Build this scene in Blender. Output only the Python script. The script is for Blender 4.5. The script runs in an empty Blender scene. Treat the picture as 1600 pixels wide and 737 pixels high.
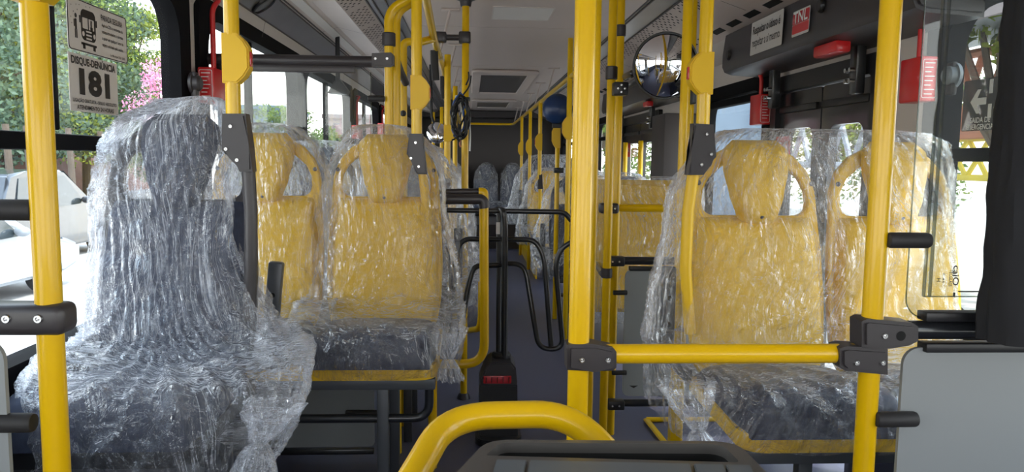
import bpy, bmesh, math, random
from mathutils import Vector, Matrix, noise
random.seed(4)
SC = bpy.context.scene
COL = SC.collection
V = Vector
PI = math.pi
H = 1.25                      # camera height above the aisle floor
F = 1190.0
# ---------------------------------------------------------------- camera axes
YC = V((-64, 120.5, -F)).normalized()
ZC = V((140, 12081, F)).normalized()
ZC = (ZC - YC * ZC.dot(YC)).normalized()
XC = YC.cross(ZC)
CAM = V((0, 0, H))

def ray(px, py):
    c = V((px - 800, 368.5 - py, -F))
    return V((XC.dot(c), YC.dot(c), ZC.dot(c)))
def at(px, py, Y):
    w = ray(px, py); return CAM + w * (Y / w.y)
def atx(px, py, x):
    w = ray(px, py); return CAM + w * (x / w.x)
def atz(px, py, z):
    w = ray(px, py); return CAM + w * ((z - H) / w.z)

# ---------------------------------------------------------------- materials
MATS = {}
def mat(name, col, rough=.5, metal=0, coat=0, spec=.5, bump=None, vary=None, emis=None):
    m = bpy.data.materials.new(name); m.use_nodes = True
    nt = m.node_tree; b = nt.nodes['Principled BSDF']
    b.inputs['Base Color'].default_value = (*col, 1)
    b.inputs['Roughness'].default_value = rough
    b.inputs['Metallic'].default_value = metal
    b.inputs['Coat Weight'].default_value = coat
    b.inputs['Coat Roughness'].default_value = .06
    b.inputs['Specular IOR Level'].default_value = spec
    tc = nt.nodes.new('ShaderNodeTexCoord')
    if vary:
        sc, amt = vary
        n = nt.nodes.new('ShaderNodeTexNoise'); n.inputs['Scale'].default_value = sc; n.inputs['Detail'].default_value = 4
        nt.links.new(tc.outputs['Object'], n.inputs['Vector'])
        mx = nt.nodes.new('ShaderNodeMix'); mx.data_type = 'RGBA'
        mx.inputs[6].default_value = (*[c * (1 - amt) for c in col], 1)
        mx.inputs[7].default_value = (*[min(1, c * (1 + amt)) for c in col], 1)
        nt.links.new(n.outputs['Fac'], mx.inputs[0]); nt.links.new(mx.outputs[2], b.inputs['Base Color'])
    if bump:
        sc, st, dist = bump
        n = nt.nodes.new('ShaderNodeTexNoise'); n.inputs['Scale'].default_value = sc; n.inputs['Detail'].default_value = 3
        nt.links.new(tc.outputs['Object'], n.inputs['Vector'])
        bp = nt.nodes.new('ShaderNodeBump'); bp.inputs['Strength'].default_value = st; bp.inputs['Distance'].default_value = dist
        nt.links.new(n.outputs['Fac'], bp.inputs['Height']); nt.links.new(bp.outputs['Normal'], b.inputs['Normal'])
    if emis:
        b.inputs['Emission Color'].default_value = (*emis[0], 1); b.inputs['Emission Strength'].default_value = emis[1]
    MATS[name] = m
    return m

YEL = mat('yellow_paint', (.69, .415, .0005), .28, coat=.28, spec=.35, vary=(7, .02))
YEP = mat('yellow_plastic', (.68, .405, .001), .42, vary=(5, .05), bump=(160, .06, .001))
YEV = mat('yellow_vinyl', (.66, .40, .004), .45, vary=(8, .07), bump=(230, .1, .001))
NAV = mat('navy_vinyl', (.02, .024, .045), .5, vary=(14, .25), bump=(300, .2, .001))
FAB = mat('navy_weave', (.026, .033, .06), .8, vary=(60, .35), bump=(500, .4, .001))
CHA = mat('charcoal_plastic', (.035, .030, .032), .38, bump=(350, .12, .0006))
BLK = mat('black_plastic', (.012, .012, .014), .4, bump=(300, .1, .0006))
RUB = mat('black_rubber', (.016, .015, .016), .62)
WFR = mat('window_frame_black', (.005, .005, .006), .8, spec=.1)
BLM = mat('black_metal', (.014, .015, .018), .28, coat=.3)
GRM = mat('grey_metal', (.07, .075, .085), .38, metal=.3)
SCR = mat('screw_steel', (.62, .62, .62), .25, metal=1)
CHR = mat('mirror_glass', (.9, .9, .92), .02, metal=1)
BLU = mat('blue_plastic', (.012, .035, .11), .3)
RED = mat('red_plastic', (.62, .018, .02), .32, coat=.3)
REG = mat('red_reflector', (.50, .02, .03), .25, coat=.5)
CEI = mat('ceiling_laminate', (.51, .425, .38), .5, vary=(3, .04), bump=(40, .03, .002))
CEJ = mat('seam_dark', (.10, .085, .08), .7)
CRE = mat('cream_panel', (.56, .50, .45), .5, vary=(4, .04))
MTL = mat('ribbed_metal', (.20, .19, .19), .3, metal=.55, vary=(6, .2))
LDF = mat('lamp_diffuser', (.62, .58, .54), .45)
DRK = mat('dark_laminate', (.045, .037, .035), .55, vary=(3, .1))
FLO = mat('floor_vinyl', (.070, .069, .108), .45, vary=(120, .16), bump=(200, .05, .001))
GPN = mat('grey_panel', (.25, .265, .27), .45, vary=(3, .03))
LGR = mat('light_grey_plastic', (.10, .115, .13), .35, bump=(120, .04, .001))
MGR = mat('mid_grey_plastic', (.075, .07, .066), .3, coat=.2)
HOL = mat('hole_black', (.004, .004, .004), .9)
STK = mat('sticker_white', (.62, .57, .52), .5)
STW = mat('sticker_offwhite', (.60, .58, .55), .45)
INK = mat('ink', (.016, .012, .01), .6)
WHT = mat('white_print', (.80, .78, .75), .5)
SLV = mat('silver_car_paint', (.34, .37, .41), .22, metal=.2, coat=.6)
DCP = mat('dark_car_paint', (.03, .035, .045), .2, coat=.8)
CGL = mat('car_window', (.02, .03, .035), .05, coat=.5)
TYR = mat('tyre_rubber', (.012, .012, .012), .8)
CON = mat('concrete', (.44, .42, .40), .85, vary=(2, .12), bump=(8, .2, .01))
SOI = mat('red_soil', (.16, .07, .045), .95, vary=(1.5, .25), bump=(3, .5, .1))
ASP = mat('asphalt', (.17, .17, .175), .9, vary=(20, .15))
BRK = mat('bark', (.10, .075, .055), .9, bump=(12, .6, .03), vary=(6, .3))
BLD = mat('blue_building_paint', (.11, .16, .22), .7, vary=(.5, .06))
BLE = mat('beige_building_paint', (.20, .165, .17), .7, vary=(.5, .06))
ORS = mat('rust_steel', (.42, .15, .08), .6)
YST = mat('yellow_steel', (.70, .55, .06), .6)
SGY = mat('steel_grey', (.22, .24, .26), .5, metal=.3)
BLB = mat('slate_blue_body', (.12, .17, .23), .4, vary=(2, .2))
CBL = mat('cable_black', (.01, .01, .012), .35)
CBB = mat('cable_blue', (.03, .09, .32), .4)
CBW = mat('cable_white', (.6, .62, .6), .4)
CLO = mat('black_cloth', (.005, .005, .007), .85, bump=(20, .3, .01))

def leafmat(name, c1, c2, sc=1.3):
    m = bpy.data.materials.new(name); m.use_nodes = True; nt = m.node_tree
    b = nt.nodes['Principled BSDF']; b.inputs['Roughness'].default_value = .55
    g = nt.nodes.new('ShaderNodeTexCoord'); n = nt.nodes.new('ShaderNodeTexNoise'); n.inputs['Scale'].default_value = sc; n.inputs['Detail'].default_value = 6
    r = nt.nodes.new('ShaderNodeValToRGB'); r.color_ramp.elements[0].position = .36; r.color_ramp.elements[1].position = .64
    r.color_ramp.elements[0].color = (*c1, 1); r.color_ramp.elements[1].color = (*c2, 1)
    nt.links.new(g.outputs['Object'], n.inputs['Vector']); nt.links.new(n.outputs['Fac'], r.inputs[0]); nt.links.new(r.outputs[0], b.inputs['Base Color'])
    t = nt.nodes.new('ShaderNodeBsdfTranslucent'); nt.links.new(r.outputs[0], t.inputs[0])
    mx = nt.nodes.new('ShaderNodeMixShader'); mx.inputs[0].default_value = .4
    o = nt.nodes['Material Output']
    nt.links.new(b.outputs[0], mx.inputs[1]); nt.links.new(t.outputs[0], mx.inputs[2]); nt.links.new(mx.outputs[0], o.inputs[0])
    return m
LF1 = leafmat('leaf_green', (.03, .07, .02), (.19, .27, .05))
LF2 = leafmat('leaf_bluegreen', (.04, .08, .055), (.15, .23, .13))
LF3 = leafmat('leaf_yellowgreen', (.06, .11, .02), (.34, .40, .05))
LFP = leafmat('blossom_pink', (.62, .20, .36), (.85, .45, .62), 3)

def facing(nt, k, nrm=None, p=4, base=.035):
    a = nt.nodes.new('ShaderNodeLayerWeight'); a.inputs[0].default_value = .5
    if nrm: nt.links.new(nrm, a.inputs['Normal'])
    b = nt.nodes.new('ShaderNodeMath'); b.operation = 'POWER'; b.inputs[1].default_value = p; nt.links.new(a.outputs['Facing'], b.inputs[0])
    c = nt.nodes.new('ShaderNodeMath'); c.operation = 'MULTIPLY_ADD'; c.inputs[1].default_value = k; c.inputs[2].default_value = base; c.use_clamp = True; nt.links.new(b.outputs[0], c.inputs[0])
    return c.outputs[0]
def thin(name, tint, gloss, rough=.02, smudge=0.0):
    m = bpy.data.materials.new(name); m.use_nodes = True; nt = m.node_tree; nt.nodes.remove(nt.nodes['Principled BSDF'])
    o = nt.nodes['Material Output']; t = nt.nodes.new('ShaderNodeBsdfTransparent'); t.inputs[0].default_value = (*tint, 1)
    g = nt.nodes.new('ShaderNodeBsdfGlossy'); g.inputs['Roughness'].default_value = rough
    lw = facing(nt, gloss)
    mx = nt.nodes.new('ShaderNodeMixShader'); nt.links.new(lw, mx.inputs[0])
    nt.links.new(t.outputs[0], mx.inputs[1]); nt.links.new(g.outputs[0], mx.inputs[2])
    last = mx
    if smudge:
        d = nt.nodes.new('ShaderNodeBsdfDiffuse'); d.inputs[0].default_value = (.8, .85, .9, 1)
        tc = nt.nodes.new('ShaderNodeTexCoord'); n = nt.nodes.new('ShaderNodeTexNoise'); n.inputs['Scale'].default_value = 3; n.inputs['Detail'].default_value = 8
        nt.links.new(tc.outputs['Object'], n.inputs['Vector'])
        ml = nt.nodes.new('ShaderNodeMath'); ml.operation = 'MULTIPLY'; ml.inputs[1].default_value = smudge; nt.links.new(n.outputs['Fac'], ml.inputs[0])
        m2 = nt.nodes.new('ShaderNodeMixShader'); nt.links.new(ml.outputs[0], m2.inputs[0]); nt.links.new(mx.outputs[0], m2.inputs[1]); nt.links.new(d.outputs[0], m2.inputs[2]); last = m2
    nt.links.new(last.outputs[0], o.inputs[0])
    return m
GLS = thin('window_glass', (.96, .98, .97), .25, smudge=.012)
ACR = thin('clear_acrylic', (.95, .96, .95), .5, smudge=.05)
ACE = thin('acrylic_edge', (.50, .54, .52), .9, .1)
TNT = thin('tinted_sticker', (.30, .28, .28), .4, .2, smudge=.2)

def film(name, haze, tint, seed, sx=70, sy=2.2, base=.022):
    """thin crumpled polythene: clear film, whiter where it is folded over itself, glossy"""
    m = bpy.data.materials.new(name); m.use_nodes = True; nt = m.node_tree; N = nt.nodes.new; L = nt.links.new
    nt.nodes.remove(nt.nodes['Principled BSDF']); o = nt.nodes['Material Output']
    tc = N('ShaderNodeTexCoord')
    # slow warp of the uv so that pleats wander and fan out
    wn = N('ShaderNodeTexNoise'); wn.inputs['Scale'].default_value = 2.2; wn.inputs['Detail'].default_value = 2
    L(tc.outputs['UV'], wn.inputs['Vector'])
    ws = N('ShaderNodeVectorMath'); ws.operation = 'MULTIPLY_ADD'; ws.inputs[1].default_value = (.22, .22, 0); L(wn.outputs['Color'], ws.inputs[0]); L(tc.outputs['UV'], ws.inputs[2])
    mp = N('ShaderNodeMapping'); mp.inputs['Scale'].default_value = (sx, sy, 1); mp.inputs['Location'].default_value = (seed, seed * .7, 0); L(ws.outputs[0], mp.inputs[0])
    n1 = N('ShaderNodeTexNoise'); n1.inputs['Scale'].default_value = 1; n1.inputs['Detail'].default_value = 5; n1.inputs['Roughness'].default_value = .62; n1.inputs['Distortion'].default_value = .6
    L(mp.outputs[0], n1.inputs['Vector'])
    # ridge = pleat lines
    a = N('ShaderNodeMath'); a.operation = 'SUBTRACT'; a.inputs[1].default_value = .5; L(n1.outputs['Fac'], a.inputs[0])
    ab = N('ShaderNodeMath'); ab.operation = 'ABSOLUTE'; L(a.outputs[0], ab.inputs[0])
    r1 = N('ShaderNodeMapRange'); r1.inputs[1].default_value = 0; r1.inputs[2].default_value = .03; r1.inputs[3].default_value = 1; r1.inputs[4].default_value = 0; L(ab.outputs[0], r1.inputs[0])
    # crumple
    c1 = N('ShaderNodeTexNoise'); c1.inputs['Scale'].default_value = 13; c1.inputs['Detail'].default_value = 6; c1.inputs['Roughness'].default_value = .68; c1.inputs['Distortion'].default_value = 1.2
    L(tc.outputs['Object'], c1.inputs['Vector'])
    ca = N('ShaderNodeMath'); ca.operation = 'SUBTRACT'; ca.inputs[1].default_value = .5; L(c1.outputs['Fac'], ca.inputs[0])
    cb = N('ShaderNodeMath'); cb.operation = 'ABSOLUTE'; L(ca.outputs[0], cb.inputs[0])
    r2 = N('ShaderNodeMapRange'); r2.inputs[1].default_value = 0; r2.inputs[2].default_value = .018; r2.inputs[3].default_value = 1; r2.inputs[4].default_value = 0; L(cb.outputs[0], r2.inputs[0])
    # pleats that cross the flat top of the seat cushions
    mo = N('ShaderNodeMapping'); mo.inputs['Scale'].default_value = (5, 60, 60); mo.inputs['Location'].default_value = (seed, 0, 0); L(tc.outputs['Object'], mo.inputs[0])
    n4 = N('ShaderNodeTexNoise'); n4.inputs['Scale'].default_value = 1; n4.inputs['Detail'].default_value = 5; n4.inputs['Roughness'].default_value = .6; n4.inputs['Distortion'].default_value = 1.0; L(mo.outputs[0], n4.inputs['Vector'])
    d4 = N('ShaderNodeMath'); d4.operation = 'SUBTRACT'; d4.inputs[1].default_value = .5; L(n4.outputs['Fac'], d4.inputs[0])
    e4 = N('ShaderNodeMath'); e4.operation = 'ABSOLUTE'; L(d4.outputs[0], e4.inputs[0])
    r4 = N('ShaderNodeMapRange'); r4.inputs[1].default_value = 0; r4.inputs[2].default_value = .05; r4.inputs[3].default_value = 1.3; r4.inputs[4].default_value = 0; L(e4.outputs[0], r4.inputs[0])
    ge = N('ShaderNodeNewGeometry'); sz = N('ShaderNodeSeparateXYZ'); L(ge.outputs['True Normal'], sz.inputs[0]); az = N('ShaderNodeMath'); az.operation = 'ABSOLUTE'; L(sz.outputs['Z'], az.inputs[0])
    fl = N('ShaderNodeMapRange'); fl.inputs[1].default_value = .45; fl.inputs[2].default_value = .8; L(az.outputs[0], fl.inputs[0])
    # crease network of crushed film
    cw = N('ShaderNodeTexNoise'); cw.inputs['Scale'].default_value = 7; cw.inputs['Detail'].default_value = 3; L(tc.outputs['Object'], cw.inputs['Vector'])
    cx_ = N('ShaderNodeVectorMath'); cx_.operation = 'MULTIPLY_ADD'; cx_.inputs[1].default_value = (.12, .12, .22); L(cw.outputs['Color'], cx_.inputs[0]); L(tc.outputs['Object'], cx_.inputs[2])
    cs = N('ShaderNodeMapping'); cs.inputs['Scale'].default_value = (1, 1, .45); L(cx_.outputs[0], cs.inputs[0])
    v1 = N('ShaderNodeTexVoronoi'); v1.feature = 'DISTANCE_TO_EDGE'; v1.inputs['Scale'].default_value = 26; L(cs.outputs[0], v1.inputs['Vector'])
    v2 = N('ShaderNodeTexVoronoi'); v2.feature = 'F1'; v2.inputs['Scale'].default_value = 34; L(cs.outputs[0], v2.inputs['Vector'])
    vr = N('ShaderNodeMapRange'); vr.inputs[1].default_value = 0; vr.inputs[2].default_value = .05; vr.inputs[3].default_value = 1; vr.inputs[4].default_value = 0; L(v1.outputs['Distance'], vr.inputs[0])
    # patchiness
    pn = N('ShaderNodeTexNoise'); pn.inputs['Scale'].default_value = 3.2; pn.inputs['Detail'].default_value = 2; L(tc.outputs['Object'], pn.inputs['Vector'])
    pr = N('ShaderNodeMapRange'); pr.inputs[1].default_value = .38; pr.inputs[2].default_value = .66; L(pn.outputs['Fac'], pr.inputs[0])
    rm = N('ShaderNodeMix'); rm.data_type = 'FLOAT'; L(fl.outputs[0], rm.inputs[0]); L(r1.outputs[0], rm.inputs[2]); L(r4.outputs[0], rm.inputs[3])
    s0 = N('ShaderNodeMath'); s0.operation = 'MULTIPLY'; L(rm.outputs[0], s0.inputs[0]); pa = N('ShaderNodeMath'); pa.operation = 'MAXIMUM'; L(pr.outputs[0], pa.inputs[0]); L(fl.outputs[0], pa.inputs[1]); L(pa.outputs[0], s0.inputs[1])
    s1 = N('ShaderNodeMath'); s1.operation = 'MULTIPLY_ADD'; s1.inputs[1].default_value = .11; L(vr.outputs[0], s1.inputs[0]); L(s0.outputs[0], s1.inputs[2])
    s2 = N('ShaderNodeMath'); s2.operation = 'MULTIPLY_ADD'; s2.inputs[1].default_value = .5; L(r2.outputs[0], s2.inputs[0]); L(s1.outputs[0], s2.inputs[2])
    s3 = N('ShaderNodeMath'); s3.operation = 'MULTIPLY_ADD'; s3.inputs[1].default_value = haze; s3.inputs[2].default_value = base; s3.use_clamp = True; L(s2.outputs[0], s3.inputs[0])
    df = N('ShaderNodeBsdfDiffuse'); df.inputs[0].default_value = (*tint, 1)
    tl = N('ShaderNodeBsdfTranslucent'); tl.inputs[0].default_value = (*tint, 1)
    hz = N('ShaderNodeMixShader'); hz.inputs[0].default_value = .5; L(df.outputs[0], hz.inputs[1]); L(tl.outputs[0], hz.inputs[2])
    tr = N('ShaderNodeBsdfTransparent'); tr.inputs[0].default_value = (.97, .97, .98, 1)
    m1 = N('ShaderNodeMixShader'); L(s3.outputs[0], m1.inputs[0]); L(tr.outputs[0], m1.inputs[1]); L(hz.outputs[0], m1.inputs[2])
    # bump from both patterns
    hh = N('ShaderNodeMath'); hh.operation = 'MULTIPLY_ADD'; hh.inputs[1].default_value = .9; L(c1.outputs['Fac'], hh.inputs[0]); h2 = N('ShaderNodeMath'); h2.operation = 'MULTIPLY_ADD'; h2.inputs[1].default_value = .55; L(v2.outputs['Distance'], h2.inputs[0]); nm = N('ShaderNodeMix'); nm.data_type = 'FLOAT'; L(fl.outputs[0], nm.inputs[0]); L(n1.outputs['Fac'], nm.inputs[2]); L(n4.outputs['Fac'], nm.inputs[3]); L(nm.outputs[0], h2.inputs[2]); L(h2.outputs[0], hh.inputs[2])
    bp = N('ShaderNodeBump'); bp.inputs['Strength'].default_value = 1; bp.inputs['Distance'].default_value = .03; L(hh.outputs[0], bp.inputs['Height'])
    gl = N('ShaderNodeBsdfGlossy'); gl.inputs['Roughness'].default_value = .11; gl.inputs[0].default_value = (1, 1, 1, 1); L(bp.outputs[0], gl.inputs['Normal'])
    fm = facing(nt, .75, bp.outputs[0], 3, .042)
    m2 = N('ShaderNodeMixShader'); L(fm, m2.inputs[0]); L(m1.outputs[0], m2.inputs[1]); L(gl.outputs[0], m2.inputs[2])
    L(m2.outputs[0], o.inputs[0])
    return m
FILM = film('polythene_film', .38, (.92, .93, .97), 1.3)
FILM2 = film('polythene_film_dense', .55, (.90, .93, 1.0), 5.1, base=.05)
FILM3 = film('polythene_film_far', .55, (.92, .92, .95), 9.4, sx=44, base=.06)

# ---------------------------------------------------------------- mesh builder
LOC = {}
def frames(pts):
    fr = []; t0 = (pts[1] - pts[0]).normalized()
    ref = V((0, 0, 1)) if abs(t0.z) < .9 else V((1, 0, 0))
    u = t0.cross(ref).normalized()
    for i, p in enumerate(pts):
        if i == 0: t = pts[1] - pts[0]
        elif i == len(pts) - 1: t = pts[-1] - pts[-2]
        else: t = (pts[i + 1] - p).normalized() + (p - pts[i - 1]).normalized()
        t = t.normalized(); u = (u - t * u.dot(t)).normalized(); fr.append((u, t.cross(u)))
    return fr
def fillet(pts, rad, n=7):
    pts = [V(p) for p in pts]; out = [pts[0]]
    for i in range(1, len(pts) - 1):
        a, b, c = pts[i - 1], pts[i], pts[i + 1]
        r = rad[i - 1] if isinstance(rad, (list, tuple)) else rad
        r = min(r, (a - b).length * .48, (c - b).length * .48)
        p0 = b + (a - b).normalized() * r; p1 = b + (c - b).normalized() * r
        for k in range(n + 1):
            t = k / n; out.append(p0 * (1 - t) ** 2 + b * 2 * t * (1 - t) + p1 * t * t)
    out.append(pts[-1]); return out

class M:
    def __init__(s): s.bm = bmesh.new()
    def mark(s): return len(s.bm.verts)
    def box(s, c, size, rot=None, bev=0, seg=2):
        r = bmesh.ops.create_cube(s.bm, size=1)['verts']
        mt = Matrix.Translation(V(c)) @ (rot.to_4x4() if rot else Matrix()) @ Matrix.Diagonal((*size, 1))
        bmesh.ops.transform(s.bm, matrix=mt, verts=r)
        if bev:
            es = list({e for v in r for e in v.link_edges})
            bmesh.ops.bevel(s.bm, geom=es, offset=min(bev, min(size) * .45), segments=seg, affect='EDGES', profile=.5)
        return s
    def bx(s, x0, x1, y0, y1, z0, z1, bev=0):
        return s.box(((x0 + x1) / 2, (y0 + y1) / 2, (z0 + z1) / 2), (abs(x1 - x0), abs(y1 - y0), abs(z1 - z0)), bev=bev)
    def tube(s, pts, r, seg=12, cap=True, flat=1.0, closed=False):
        pts = [V(p) for p in pts]; fr = frames(pts); rings = []
        for i, (p, (u, w)) in enumerate(zip(pts, fr)):
            rr = r[i] if isinstance(r, (list, tuple)) else r
            rings.append([s.bm.verts.new(p + u * rr * math.cos(2 * PI * k / seg) + w * rr * flat * math.sin(2 * PI * k / seg)) for k in range(seg)])
        n = len(rings)
        for i in range(n - 1 if not closed else n):
            A, B = rings[i], rings[(i + 1) % n]
            for k in range(seg): s.bm.faces.new((A[k], A[(k + 1) % seg], B[(k + 1) % seg], B[k]))
        if cap and not closed: s.bm.faces.new(rings[0][::-1]); s.bm.faces.new(rings[-1])
        return s
    def cyl(s, a, b, r, seg=20, bev=0):
        a, b = V(a), V(b)
        if bev:
            d = (b - a).normalized()
            return s.tube([a, a + d * bev * .3, a + d * bev, b - d * bev, b - d * bev * .3, b], [r - bev, r - bev * .3, r, r, r - bev * .3, r - bev], seg)
        return s.tube([a, b], r, seg)
    def prism(s, poly, mapf, t0, t1, bev=0):
        """polygon (a,b) extruded between t0 and t1, mapf(a,b,t)->xyz"""
        A = [s.bm.verts.new(mapf(a, b, t0)) for a, b in poly]; B = [s.bm.verts.new(mapf(a, b, t1)) for a, b in poly]
        n = len(poly); fs = [s.bm.faces.new(A), s.bm.faces.new(B[::-1])]
        for k in range(n): s.bm.faces.new((A[k], B[k], B[(k + 1) % n], A[(k + 1) % n]))
        if bev:
            es = [e for f in fs for e in f.edges]
            bmesh.ops.bevel(s.bm, geom=es, offset=bev, segments=2, affect='EDGES')
        return s
    def ringplate(s, outer, inner, mapf, t0, t1):
        n = len(outer); q = []
        for t in (t0, t1):
            q.append([s.bm.verts.new(mapf(a, b, t)) for a, b in outer]); q.append([s.bm.verts.new(mapf(a, b, t)) for a, b in inner])
        for k in range(n):
            j = (k + 1) % n
            s.bm.faces.new((q[0][k], q[0][j], q[1][j], q[1][k])); s.bm.faces.new((q[2][k], q[3][k], q[3][j], q[2][j]))
            s.bm.faces.new((q[0][k], q[2][k], q[2][j], q[0][j])); s.bm.faces.new((q[1][k], q[1][j], q[3][j], q[3][k]))
        return s
    def pillow(s, wf, z0, z1, T, mapf, nu=22, nz=26, p=5, back=0.004):
        """puffed pad; wf(v)->half width, mapf(x,z,t)"""
        g = []
        for j in range(nz + 1):
            v = j / nz; z = z0 + (z1 - z0) * v; w = wf(v); row = []
            for i in range(nu + 1):
                u = -1 + 2 * i / nu
                ev = 1 - abs(2 * v - 1) ** p; eu = 1 - abs(u) ** p
                row.append(s.bm.verts.new(mapf(u * w, z, T * (max(ev, 0) * max(eu, 0)) ** .5)))
            g.append(row)
        bk = []
        for j in range(nz + 1):
            v = j / nz; z = z0 + (z1 - z0) * v; w = wf(v)
            bk.append([s.bm.verts.new(mapf((-1 + 2 * i / nu) * w, z, -back)) for i in range(nu + 1)])
        for a, fl in ((g, False), (bk, True)):
            for j in range(nz):
                for i in range(nu):
                    q = (a[j][i], a[j][i + 1], a[j + 1][i + 1], a[j + 1][i]); s.bm.faces.new(q[::-1] if fl else q)
        for i in range(nu):
            s.bm.faces.new((g[0][i], bk[0][i], bk[0][i + 1], g[0][i + 1])); s.bm.faces.new((g[nz][i], g[nz][i + 1], bk[nz][i + 1], bk[nz][i]))
        for j in range(nz):
            s.bm.faces.new((g[j][0], g[j + 1][0], bk[j + 1][0], bk[j][0])); s.bm.faces.new((g[j][nu], bk[j][nu], bk[j + 1][nu], g[j + 1][nu]))
        return s
    def disc(s, c, n, r, seg=10, flat=1):
        n = V(n).normalized(); u = n.orthogonal().normalized(); w = n.cross(u)
        s.bm.faces.new([s.bm.verts.new(V(c) + u * r * math.cos(2 * PI * k / seg) + w * r * flat * math.sin(2 * PI * k / seg)) for k in range(seg)]); return s
    def quad(s, a, b, c, d): s.bm.faces.new([s.bm.verts.new(V(p)) for p in (a, b, c, d)]); return s
    def ell(s, c, r, seg=24, rings=14):
        q = bmesh.ops.create_uvsphere(s.bm, u_segments=seg, v_segments=rings, radius=1)['verts']
        bmesh.ops.transform(s.bm, matrix=Matrix.Translation(V(c)) @ Matrix.Diagonal((*r, 1)), verts=q); return s
    def lathe(s, prof, c, axis=(0, 0, 1), seg=32):
        n = V(axis).normalized(); u = n.orthogonal().normalized(); w = n.cross(u); R = []
        for r, h in prof: R.append([s.bm.verts.new(V(c) + n * h + (u * math.cos(2 * PI * k / seg) + w * math.sin(2 * PI * k / seg)) * r) for k in range(seg)])
        for i in range(len(R) - 1):
            for k in range(seg): s.bm.faces.new((R[i][k], R[i][(k + 1) % seg], R[i + 1][(k + 1) % seg], R[i + 1][k]))
        return s
    def text(s, txt, o, ux, uz, size, width=None, align='CENTER', d=.0006, bold=.018):
        """flat lettering on the plane spanned by ux, uz at o"""
        cu = bpy.data.curves.new('t', 'FONT'); cu.body = txt; cu.size = 1; cu.align_x = 'CENTER'; cu.align_y = 'CENTER'; cu.resolution_u = 3; cu.offset = bold
        ob = bpy.data.objects.new('t', cu); COL.objects.link(ob); dg = bpy.context.evaluated_depsgraph_get()
        me = bpy.data.meshes.new_from_object(ob.evaluated_get(dg)); bpy.data.objects.remove(ob); bpy.data.curves.remove(cu)
        if not me.vertices: return s
        ux, uz = V(ux).normalized(), V(uz).normalized(); xs = [v.co.x for v in me.vertices]; x0, x1 = min(xs), max(xs); w = x1 - x0
        kx = (width / w) if width else size; nrm = ux.cross(uz)
        for v in me.vertices: v.co = V(o) + ux * ((v.co.x - (x0 + x1) / 2) * kx) + uz * (v.co.y * size) + nrm * d
        s.bm.from_mesh(me); bpy.data.meshes.remove(me); return s
    def build(s, name, m, parent=None, smooth=True, recalc=True, ang=35):
        if recalc: bmesh.ops.recalc_face_normals(s.bm, faces=s.bm.faces)
        off = LOC.get(parent.name, V((0, 0, 0))) if parent else V((0, 0, 0))
        if off.length: bmesh.ops.translate(s.bm, vec=-off, verts=s.bm.verts)
        me = bpy.data.meshes.new(name); s.bm.to_mesh(me); s.bm.free()
        if m: me.materials.append(m)
        if smooth:
            me.polygons.foreach_set('use_smooth', [True] * len(me.polygons))
            try: me.set_sharp_from_angle(angle=math.radians(ang))
            except Exception: pass
        o = bpy.data.objects.new(name, me); COL.objects.link(o)
        if parent: o.parent = parent; LOC[o.name] = off
        return o
def tag(o, label=None, cat=None, group=None, kind=None):
    for k, v in (('label', label), ('category', cat), ('group', group), ('kind', kind)):
        if v: o[k] = v
    return o
def thing(name, label, cat, loc=(0, 0, 0), group=None):
    o = bpy.data.objects.new(name, None); COL.objects.link(o); o.location = V(loc); o.empty_display_size = .1
    LOC[o.name] = V(loc); return tag(o, label, cat, group)
def struct(name, mb, m, smooth=False):
    o = mb.build(name, m, None, smooth); o['kind'] = 'structure'; return o
def copy_tree(o, label=None, loc=None):
    kids = [c for c in bpy.data.objects if c.parent == o]
    c = o.copy(); COL.objects.link(c)
    for k in kids:
        kc = copy_tree(k); kc.parent = c
    if label: c['label'] = label
    if loc is not None: c.location = V(loc)
    return c
def rrect(x0, x1, z0, z1, r, n=6):
    out = []
    for cx, cz, a0 in ((x1 - r, z1 - r, 0), (x0 + r, z1 - r, 90), (x0 + r, z0 + r, 180), (x1 - r, z0 + r, 270)):
        for k in range(n + 1):
            a = math.radians(a0 + 90 * k / n); out.append((cx + r * math.cos(a), cz + r * math.sin(a)))
    return out
XYZ_XZ = lambda Y: (lambda a, b, t: V((a, Y + t, b)))
XYZ_YZ = lambda X: (lambda a, b, t: V((X + t, a, b)))
# ================================================================ THE SETTING
XL, XR = -1.03, 1.52
Y0, Y1 = -2.4, 13.2
PROF = [(-1.03, 1.81), (-1.00, 1.905), (-.90, 1.98), (-.79, 2.015), (-.64, 1.98), (-.53, 2.035), (-.39, 2.05),
        (.88, 2.05), (1.02, 2.035), (1.13, 1.98), (1.25, 1.94), (1.35, 1.90), (1.52, 1.84)]
def ceil_z(x):
    for (a, za), (b, zb) in zip(PROF, PROF[1:]):
        if a <= x <= b: return za + (zb - za) * (x - a) / (b - a)
    return 2.0
def strip(name, i0, i1, m, kind='structure', y0=Y0, y1=Y1, th=.02):
    mb = M()
    pts = PROF[i0:i1 + 1]
    lo = [V((x, 0, z)) for x, z in pts]; up = [V((x, 0, z + th)) for x, z in pts]
    poly = [(p.x, p.z) for p in lo] + [(p.x, p.z) for p in reversed(up)]
    mb.prism(poly, lambda a, b, t: V((a, t, b)), y0, y1)
    return struct(name, mb, m)
struct('ceiling', M().bx(-.385, .875, Y0, Y1, 2.055, 2.075), CEI)
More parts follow.
